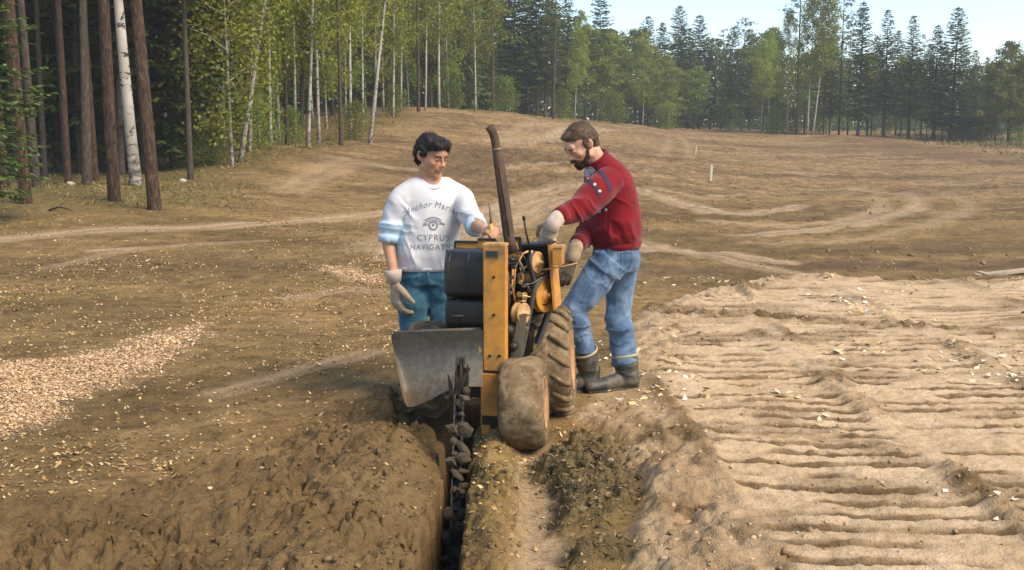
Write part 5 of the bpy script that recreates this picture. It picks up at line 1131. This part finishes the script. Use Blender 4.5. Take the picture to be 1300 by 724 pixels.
prims += [tube([q(760, 210, 6.58), q(754, 200, 6.56), q(746, 188, 6.53)], [.068, .062, .064], 14), tube([q(782, 325), q(780, 280), q(772, 240), q(762, 216), q(758, 206, 6.59)], [(.14, .11), (.14, .10), (.16, .11), (.14, .09), (.06, .06)], 16, True, 1, s2),
          tube([sn, en, wn_], [.055, .043, .030], 12), tube([sf, ef, wf], [.055, .043, .030], 12), tube([hipn, kn, an], [.085, .055, .042], 12), tube([hipf, kf, af], [.085, .055, .042], 12)]
body2 = remesh("body", prims, .0068, M_SKIN2, PR, B2, 3, .5, head_fn(H2, hc, HS, True))
face_bits(PR, body2, H2, hc, HS, B2, M_HAIR2)
hp = [ellip((0, -.018, .074), (.081, .094, .056)), ellip((0, -.064, .030), (.079, .054, .078)), ellip((0, -.066, -.032), (.058, .040, .036)), ellip((.071, -.034, .038), (.018, .046, .046)), ellip((-.071, -.034, .038), (.018, .046, .046)),
      ellip((0, .046, .100), (.036, .046, .022)), ellip((0, .066, .098), (.026, .022, .014)), ellip((.072, .010, .012), (.010, .014, .034)), ellip((-.072, .010, .012), (.010, .014, .034))]
hair2 = remesh("hair", tf(hp, H2, hc, HS), .006, M_HAIR2, PR, B2, 2, .5, lambda co, no, me: co + no * (.006 * (vnoise(co[:, 0] * 60, co[:, 2] * 60 + co[:, 1] * 40, 4) - .5))[:, None])
cr2 = hc + H2 @ np.array((0, .06, .12)) * HS; hairs("hair_locks", hair2, B2, 4200, .024, lambda C: (C - cr2) + [0, 0, -.03], M_HAIR2, hair2, 18, .0011, .10)
bp = [ellip((0, .076, -.088), (.032, .027, .028)), ellip((0, .076, -.104), (.022, .022, .019)), tube([(.066, .016, -.022), (.064, .026, -.052), (.046, .052, -.080), (.02, .080, -.098)], [.008, .012, .016, .018], 10), tube([(-.066, .016, -.022), (-.064, .026, -.052), (-.046, .052, -.080), (-.02, .080, -.098)], [.008, .012, .016, .018], 10),
      tube([(-.034, .080, -.066), (-.020, .095, -.050), (0, .101, -.045), (.020, .095, -.050), (.034, .080, -.066)], [.008, .010, .008, .010, .008], 8)]
brd = remesh("beard", tf(bp, H2, hc, HS), .005, M_BEARD, PR, B2, 2, .5, lambda co, no, me: co + no * (.006 * (vnoise(co[:, 0] * 120, co[:, 2] * 120 + co[:, 1] * 80, 4) - .5))[:, None])
ch = hc + H2 @ np.array((0, .02, .0)) * HS; hairs("beard_locks", brd, B2, 2200, .014, lambda C: (C - ch) * .5 + [0, 0, -.10], M_BEARD, brd, 28, .0010, .35)
tor = tube([q(783, 314), q(783, 308), q(781, 298), q(780, 275), q(776, 250), q(771, 232), q(765, 217), q(760, 207, 6.58), q(755, 200, 6.57)], [(.165, .138), (.172, .145), (.195, .162), (.192, .155), (.205, .150), (.205, .135), (.165, .110), (.100, .085), (.080, .074)], 28, True, 1, s2)
swr = remesh("sweater", [tor, ellip(sn + [.01, .02, -.012], (.085, .085, .078)), ellip(sf, (.085, .085, .075)), tube([sn + [.03, .03, .0], sn + (en - sn) * .4, en + [.0, 0, -.015], en + (wn_ - en) * .5 + [0, 0, -.012], en + (wn_ - en) * .86], [.090, .090, .080, .064, .047], 18), tube([sf, sf + (ef - sf) * .5, ef, ef + (wf - ef) * .85], [.085, .082, .074, .052], 18)], .0065, M_RED, PR, B2, 10, .5,
             lambda co, no, me: folds(co, no, [(en + [.02, -.05, -.02], .10, (.8, 0, .6), .05, .009), (q(760, 262, 6.36), .10, (.9, 0, -.4), .06, .008), (q(790, 298, 6.42), .12, (1, 0, .3), .07, .007), (ef + [0, -.05, 0], .09, (.7, 0, .7), .045, .009), (q(795, 240, 6.42), .10, (.4, 0, 1), .08, .005), (q(765, 300, 6.42), .09, (.8, 0, .5), .05, .009)], .004, 12))
MB().add(*lathe([(.070, -.012), (.080, -.012), (.085, -.002), (.082, .010), (.072, .012)], q(755.5, 201, 6.57) - B2, q(746, 188, 6.53) - q(762, 214, 6.58), 32)).build("collar", M_RED, swr, True)
MB().add(*tube([q(783, 307.5) - B2, q(783.5, 316) - B2], [(.176, .148), (.160, .134)], 36, True, 1, s2)).build("hem_band", M_RED, swr, True)
for a, b in ((en, wn_), (ef, wf)): MB().add(*tube([a + (b - a) * .70 - B2, a + (b - a) * .93 - B2], [.056, .046], 20)).build("cuff", M_RED, swr, True)
bv = bvh_of(swr); po = q(760, 250, 6.2); tw = (q(760, 250, 6.6) - q(760, 250, 6.2)); tw /= np.linalg.norm(tw); rt = np.array((1., 0, 0)); upv = np.cross(rt, tw); PXM = 6.3 / FPX
def px2(*pp): return [((x - 760) * PXM, (250 - y) * PXM) for x, y in pp]
def lay(name, V, F, mat, off=.003, parent=swr): V2, F2 = project(V, F, bv, po, rt, upv, tw, B2, off, True); return MB().add(V2, F2).build(name, mat, parent)
for line in (((741, 226), (750, 232), (757, 240), (762, 250)), ((756, 214), (765, 222), (771, 232), (775, 243)), ((759, 270), (765, 268), (774, 265))):
    P = smooth_line([np.array((*p, 0.)) for p in line], 6)[:, :2]; V, F = ribbon2d(px2(*P), .020); lay("knit_band", V, F, M_NAVY)
for p in ((746, 227), (755, 235), (761, 243), (762, 269), (770, 266.5)): V, F = disc2d(px2(p)[0], .0085, 8, 2); lay("knit_dot", V, F, M_GOLD, .005)
V, F = disc2d(px2((748, 217.5))[0], .034, 24, 4); pt = lay("round_patch", V, F, M_PATCH, .005)
V, F = ribbon2d([(px2((748, 217.5))[0][0] + .026 * math.cos(a), px2((748, 217.5))[0][1] + .026 * math.sin(a)) for a in np.linspace(0, 6.283, 25)[:-1]], .004, True); lay("patch_ring", V, F, M_INK, .0065, pt)
V, F = ribbon2d(px2((744.5, 218), (748, 215.5), (751.5, 218), (748, 220.5)), .006, True); lay("patch_mark", V, F, M_INK, .0065, pt)
jr = [tube([q(782, 306), q(782, 325), q(781, 342)], [(.150, .130), (.165, .150), (.150, .135)], 24, True, 1, s2), tube([hipn, hipn + (kn - hipn) * .5 + [.0, 0, .0], kn, kn + (an - kn) * .35, kn + (an - kn) * .75], [.112, .100, .080, .072, .068], 20), tube([hipf, hipf + (kf - hipf) * .5, kf, kf + (af - kf) * .4, kf + (af - kf) * .78], [.108, .092, .080, .077, .075], 20)]
jn2 = remesh("jeans", jr, .007, M_JEANS, PR, B2, 5, .5, lambda co, no, me: folds(co, no, [(kn + [.03, -.04, -.06], .09, (.2, 0, 1), .04, .010), (kn + [.05, -.04, -.22], .10, (.2, 0, 1), .05, .010), (q(770, 335, 6.4), .10, (.7, 0, .7), .05, .009), (q(788, 345, 6.45), .08, (.3, 0, 1), .045, .008), (kf + [0, -.05, -.05], .10, (.15, 0, 1), .05, .011), (kf + [.02, -.05, -.25], .10, (.1, 0, 1), .06, .010), (q(750, 365, 6.36), .12, (.75, 0, -.65), .07, .006)], .004, 19))
MB().add(*tube([p - B2 for p in (q(786, 322, 6.44), q(786, 345, 6.45), q(770, 366, 6.385))], [(.004, .003)] * 3, 6)).build("seam", M_JEANS, jn2, True)
bvj = bvh_of(jn2); poj, twj = po, tw
def layj(name, pix, w, mat=M_JEANSD): V, F = ribbon2d(px2(*[tuple(p) for p in smooth_line([np.array((*p, 0.)) for p in pix], 4)[:, :2]]), w); V2, F2 = project(V, F, bvj, poj, rt, upv, twj, B2, .0025, True); F2 and MB().add(V2, F2).build(name, mat, jn2)
for pix in (((789, 324), (790, 334), (789, 344)), ((789, 344), (795, 347), (801, 343)), ((801, 343), (803, 333), (803, 323)), ((789, 324), (796, 323.5), (803, 323))): layj("pocket_seam", pix, .004)
layj("side_seam", tuple((776 - 38 * t - 6 * math.sin(t * 3.1), 330 + 62 * t) for t in np.linspace(.05, .95, 12)), .004)
g_ = lambda p: g1(p[0], p[1]) - .006
boot(PR, B2, kn + (an - kn) * .66, an, (-1, -.25, 0), .31, .078, gl=g_(an)); boot(PR, B2, kf + (af - kf) * .68, af, (-1, -.45, 0), .31, .080, gl=g_(af))
ga = remesh("glove", hand(wn_ + np.array((-.012, -.005, -.01)), (-.30, -.12, -.9), (.35, .9, -.1), 1.25, .45, .20, -1, 1.2), .0045, M_GLOVE, PR, B2, 3, .5, lambda co, no, me: folds(co, no, [], .002, 3))
MB().add(*tube([wn_ + (en - wn_) * .20 - B2, wn_ + (en - wn_) * .06 + np.array((-.004, -.003, -.012)) - B2, wn_ + np.array((-.016, -.008, -.030)) - B2, wn_ + np.array((-.034, -.014, -.075)) - B2], [.044, .045, .043, .046], 20, True)).build("glove_cuff", M_GLOVEC, ga, True)
gb = remesh("glove", hand(wf + np.array((-.02, -.03, -.06)), (-.32, -.22, -.9), (-.1, .9, .0), 1.2, .40, .18, -1, 1.2), .0045, M_GLOVED, PR, B2, 3, .5, lambda co, no, me: folds(co, no, [], .002, 5))
MB().add(*tube([wf + (ef - wf) * .20 - B2, wf + np.array((-.002, -.004, -.016)) - B2, wf + np.array((-.010, -.016, -.050)) - B2, wf + np.array((-.024, -.03, -.095)) - B2], [.044, .045, .043, .044], 20)).build("glove_cuff", M_GLOVE, gb, True)
stamp("man two")
# ------------------------------------------------------------------ small things on the ground
def scatter(name, n, xs, ys, dens, mesh_fn, mat, label, cat, seed, attrs_fn=None):
    """rejection-sample ground points, then lay a small shape on each; ONE object, nobody could count them"""
    r = np.random.default_rng(seed); X = []; Y = []; got = 0
    while got < n:
        y = np.exp(r.uniform(math.log(ys[0]), math.log(ys[1]), n * 2)); x = r.uniform(-1, 1, n * 2) * (xs[1] - xs[0]) / 2 + (xs[0] + xs[1]) / 2
        k = r.random(n * 2) < dens(x, y); X.append(x[k]); Y.append(y[k]); got += k.sum()
        if k.sum() == 0: break
    X = np.concatenate(X)[:n]; Y = np.concatenate(Y)[:n]; Z = gz(X, Y)
    V, F, tint = mesh_fn(r, X, Y, Z); me = mesh_np(name, V, F, False, {"tint": tint})
    return tag(link(name, me, mat), label, cat, kind="stuff")
def at_mask(nm):
    A = masks[nm].reshape(ny, nx)
    def f(x, y):
        i = np.clip(np.searchsorted(AX, x) - 1, 0, nx - 2); j = np.clip(np.searchsorted(AY, y) - 1, 0, ny - 2); return A[j, i]
    return f
mS, mC, mP, mG, mD, mL = (at_mask(k) for k in ("sand", "chips", "spoil", "grass", "sod", "pale"))
def tint_mat(name, stops, rough=.8, trans=0):
    m, nt, b = mat_new(name); c = ramp(nt, attr(nt, "tint"), stops); nt.links.new(c, b.inputs["Base Color"]); b.inputs["Roughness"].default_value = rough; b.inputs["Specular IOR Level"].default_value = .25; return m
def leaf_shape(size, lift):
    def fn(r, X, Y, Z):
        n = len(X); a = r.uniform(0, 6.28, n); L = np.clip(np.exp(r.normal(0, .30, n)), .4, 1.7) * size * (1 + .03 * Y); W = L * r.uniform(.45, .8, n)
        tx = r.normal(size=n) * lift; ty = r.normal(size=n) * lift; dx = np.cos(a); dy = np.sin(a); C = np.column_stack([X, Y, Z + .001 + .3 * size * lift + r.uniform(0, .006, n)])
        D = np.column_stack([dx, dy, tx]); S = np.column_stack([-dy, dx, ty]); cup = np.column_stack([np.zeros(n), np.zeros(n), L * r.uniform(-.15, .25, n)])
        V = np.stack([C - D * L[:, None] / 2 + cup, C + S * W[:, None] / 2 - D * L[:, None] * .1, C + D * L[:, None] / 2 + cup, C - S * W[:, None] / 2 + D * L[:, None] * .05], 1).reshape(-1, 3)
        return V, np.arange(len(V)).reshape(-1, 4), np.repeat(r.random(n), 4)
    return fn
M_LEAFG = tint_mat("fallen_leaf", [(0, (.15, .08, .03)), (.4, (.33, .195, .065)), (.75, (.48, .31, .13)), (1, (.64, .46, .25))])
def dl(x, y):
    left = 1 - sstep(-.5, .6, x); nz = sstep(.36, .72, fbm(x * .8, y * .6, 4, 201)) * (.4 + 1.2 * sstep(.4, .7, fbm(x * 5, y * 5, 3, 202))); near = 1 - sstep(11, 24, y)
    return np.clip((left * (.15 + .85 * nz) * near + .05 * near) * (1 - mS(x, y) * .93) * (1 - mP(x, y) * .93) * (np.abs(x) < y * .52 + .5), 0, 1)
scatter("fallen_leaves", 19000, (-11, 6), (3.7, 24), dl, leaf_shape(.017, .35), M_LEAFG, "small yellow birch leaves scattered over the brown soil", "leaves", 1)
def dl2(x, y): return np.clip(mS(x, y) * .5 + (x > .25) * .5, 0, 1) * sstep(.55, .75, fbm(x * 1.3, y * 1.3, 3, 205)) * (np.abs(x) < y * .5)
scatter("sand_leaves", 420, (.2, 6), (3.7, 12), dl2, leaf_shape(.036, .3), tint_mat("pale_leaf", [(0, (.50, .33, .12)), (.5, (.68, .52, .30)), (1, (.80, .72, .58))]), "pale leaves and flakes lying on the trampled sand", "leaves", 2)
M_CHIP = tint_mat("wood_chip", [(0, (.26, .14, .06)), (.35, (.46, .28, .14)), (.7, (.61, .40, .22)), (1, (.74, .55, .35))], .85)
scatter("wood_chips", 26000, (-5, -.3), (5.0, 15), lambda x, y: mC(x, y) ** 1.5, leaf_shape(.0145, .3), M_CHIP, "pale wood chips spread in a patch on the left", "wood chips", 3)
# soil crumbs and clods
def crumb_shape(s0, s1, pw=2.0):
    bm = bmesh.new(); bmesh.ops.create_icosphere(bm, subdivisions=1, radius=1.0); bm.verts.index_update(); BV = np.array([v.co[:] for v in bm.verts]); BF = np.array([[v.index for v in f.verts] for f in bm.faces]); bm.free()
    def fn(r, X, Y, Z):
        n = len(X); sz = s0 + (s1 - s0) * r.random(n) ** pw; m = len(BV)
        jit = 1 + r.normal(size=(n, m)) * .34; a = r.uniform(0, 6.28, n); st = r.uniform(.6, 1.4, (n, 3)); P = BV[None] * jit[:, :, None] * st[:, None, :]
        c, s = np.cos(a)[:, None], np.sin(a)[:, None]; x = P[:, :, 0] * c - P[:, :, 1] * s; y = P[:, :, 0] * s + P[:, :, 1] * c
        V = np.stack([x * sz[:, None] + X[:, None], y * sz[:, None] + Y[:, None], P[:, :, 2] * sz[:, None] * .75 + (Z + sz * .05)[:, None]], 2).reshape(-1, 3)
        return V, (BF[None] + (np.arange(n) * m)[:, None, None]).reshape(-1, 3), np.repeat(r.random(n), m)
    return fn
M_CRUMB = tint_mat("soil_crumb", [(0, (.085, .050, .022)), (.5, (.15, .095, .044)), (1, (.22, .145, .072))], .95)
M_CRUMBS = tint_mat("sand_crumb", [(0, (.20, .125, .06)), (.5, (.36, .24, .13)), (1, (.50, .35, .21))], .95)
def offtr(x): return np.abs(x - TRX) > .075
scatter("soil_clods", 1800, (-2.6, .1), (3.5, 7), lambda x, y: np.clip(mP(x, y) * (.25 + .9 * sstep(.4, .6, fbm(x * 3, y * 3, 3, 211))) + .9 * (np.abs(x + .09) < .11) * (y < 5.8), 0, 1) * offtr(x), crumb_shape(.003, .014, 3.0), M_CRUMB, "crumbled brown clods on the heap beside the trench", "soil", 4)
scatter("sand_clods", 1800, (.3, 6), (3.6, 13), lambda x, y: mS(x, y) * np.clip(at_mask("dirt_shade")(x, y) * .8 + .01, 0, 1) * (np.abs(x) < y * .52), crumb_shape(.003, .015, 3), M_CRUMBS, "sandy lumps along the dozer tracks", "sand", 5)
M_CRUMBF = tint_mat("field_crumb", [(0, (.11, .068, .03)), (.5, (.20, .130, .064)), (1, (.31, .21, .115))], .95)
scatter("field_clods", 2800, (-24, 24), (10, 62), lambda x, y: np.clip(.1 + .5 * sstep(.42, .65, fbm(x * .35, y * .25, 3, 215)), 0, 1) * (1 - mL(x, y)) * (1 - mG(x, y)) * (1 - mS(x, y)) * (np.abs(x) < y * .5) * (x > -.45 * y + 3), crumb_shape(.008, .036, 2.6), M_CRUMBF, "small clods over the harrowed field", "soil", 6)
# matted sod: dry strands
M_STRAND = tint_mat("sod_strand", [(0, (.045, .036, .015)), (.5, (.12, .09, .042)), (1, (.27, .19, .10))], .9)
def strands(size, up):
    def fn(r, X, Y, Z):
        n = len(X); D = rvec(r, n) * [1, 1, .5] + [0, 0, up]; L = r.uniform(.5, 1.3, n) * size * (1 + .02 * Y)
        V, F = quads(np.column_stack([X, Y, Z - .004]), D, rvec(r, n), L, L * .11 + .0012 * Y ** .5); return V, F, np.repeat(r.random(n), 4)
    return fn
scatter("matted_sod", 2600, (.0, .8), (3.6, 5.6), lambda x, y: mD(x, y), strands(.034, .1), M_STRAND, "dark matted sod lump torn up beside the wheel rut", "sod", 7)
scatter("sod_clods", 500, (.0, .8), (3.6, 5.6), lambda x, y: mD(x, y), crumb_shape(.003, .018, 2.5), tint_mat("sod_crumb", [(0, (.050, .038, .017)), (.6, (.11, .082, .040)), (1, (.19, .135, .07))], .95), "dark broken clods of the torn-up sod lump", "soil", 17)
M_DRYG = tint_mat("dry_grass", [(0, (.075, .072, .020)), (.5, (.17, .135, .045)), (1, (.31, .235, .095))], .8)
scatter("dry_grass", 18000, (-22, 2), (17, 60), lambda x, y: np.clip(mG(x, y) * sstep(.30, .55, fbm(x * .7, y * .7, 3, 221)), 0, 1) * (np.abs(x) < y * .52), strands(.075, .6), M_DRYG, "dry yellow grass along the edge of the wood", "grass", 8)
scatter("rough_grass", 9000, (18, 60), (55, 110), lambda x, y: np.clip(mG(x, y), 0, 1) * (np.abs(x) < y * .52), strands(.13, .8), M_DRYG, "yellowish rough grass under the right-hand trees", "grass", 9)
# marker stakes and the board lying at the right
M_STAKE = simple("stake_wood", (.66, .58, .46), .8, 0, .3, 12); M_BOARD = simple("weathered_board", (.46, .36, .25), .85, 0, .4, 7, .3, 40)
def stake(px, py, hpx, wpx, label, lean=.05):
    p = hit(px, py); d = p[1]; h = hpx * d / FPX; w = wpx * d / FPX / 2; z = g1(p[0], d); e = empty("marker_stake", (p[0], d, z)); e.rotation_euler = (0, lean, 0)
    s = MB().add(*bxm(-w, w, -w, w, -.25, h * .96)).build("post", M_STAKE, e, False, w * .2); MB().add(*bxm(-w, w, -w, w, h * .96, h, (-w * .4, w * .4, -w * .4, w * .4))).build("tip", M_STAKE, e); tag(e, label, "stake", "marker stakes in the field")
stake(902, 227, 20, 3.2, "pale wooden marker stake right of the bearded man"); stake(883, 196, 10, 1.5, "small pale stake farther up the field, above the nearer stake", .1)
e = hit(1280, 348); bo = empty("board", (e[0], e[1], g1(e[0], e[1]) + .03), (R(3), R(-4), R(14))); tag(bo, "weathered board lying on the soil at the right edge of the photo", "board")
MB().add(*bxm(-.42, .60, -.05, .05, -.018, .018)).build("plank", M_BOARD, bo, False, .004); MB().add(*bxm(-.36, -.30, -.07, .07, .018, .034)).build("batten", M_BOARD, bo, False, .003)
# stones
STM = [lump(400 + i, 2, .22) for i in range(4)]; M_STONE = simple("field_stone", (.50, .43, .35), .8, 0, .35, 9, .5, 30)
for me in STM: me.materials.append(M_STONE)
for i, (px, py, spx, lab) in enumerate(((232, 228, 7, "pale stone on the grass beside the slender dark spruce"), (90, 234, 9, "pale rock among the front pines at the wood's edge"), (713, 652, 6, "small pale stone on the edge of the sod lump"), (1142, 716, 6, "pale stone in the near sand at the bottom right"), (980, 352, 4, "small pale stone on the far lip of the sand"), (775, 608, 5, "pale stone right of the sod lump's middle"), (1012, 690, 5, "whitish stone in the near sand between tread marks"), (930, 545, 4, "small pale stone on the nearest tread track"))):
    p = hit(px, py); o = link("stone", STM[i % 4]); r_ = spx * p[1] / FPX * .6; o.location = (p[0], p[1], g1(p[0], p[1]) + r_ * .15); o.scale = (r_ * 1.3, r_, r_ * .7); o.rotation_euler = (0, 0, i * 1.3); tag(o, lab, "stone", "loose stones")
# a fallen branch at the wood's edge
p = hit(80, 268); br = empty("fallen_branch", (p[0], p[1], g1(p[0], p[1]) + .02), (0, 0, R(-20))); br.scale = (.6, .6, .6); tag(br, "dark fallen branch curled on the grass before the left pines", "branch")
MB().add(*tube([(-.5, 0, 0), (-.2, .03, .10), (.1, 0, .08), (.45, -.05, -.01)], [.03, .028, .022, .01], 8)).build("limb", M_SBARK, br, True); MB().add(*tube([(-.2, .03, .1), (-.1, .15, .2), (-.02, .2, .22)], [.014, .01, .004], 6)).build("twig", M_SBARK, br, True)
stamp("details")
# ------------------------------------------------------------------ the air: thin even haze round everything below the sky
hz = MB().add(*bxm(-330, 330, -30, 430, -9, 32)).build("haze", None); hm = bpy.data.materials.new("haze_air"); hm.use_nodes = True; nt = hm.node_tree; nt.nodes.clear()
pv = nt.nodes.new("ShaderNodeVolumePrincipled"); pv.inputs["Color"].default_value = (.97, .985, .99, 1); pv.inputs["Density"].default_value = .0010; pv.inputs["Anisotropy"].default_value = .2
om = nt.nodes.new("ShaderNodeOutputMaterial"); nt.links.new(pv.outputs[0], om.inputs["Volume"]); hz.data.materials.append(hm); tag(hz, "thin bluish haze over the field and far trees", "haze", kind="stuff")
scene.cycles.volume_bounces = 0
stamp("haze")
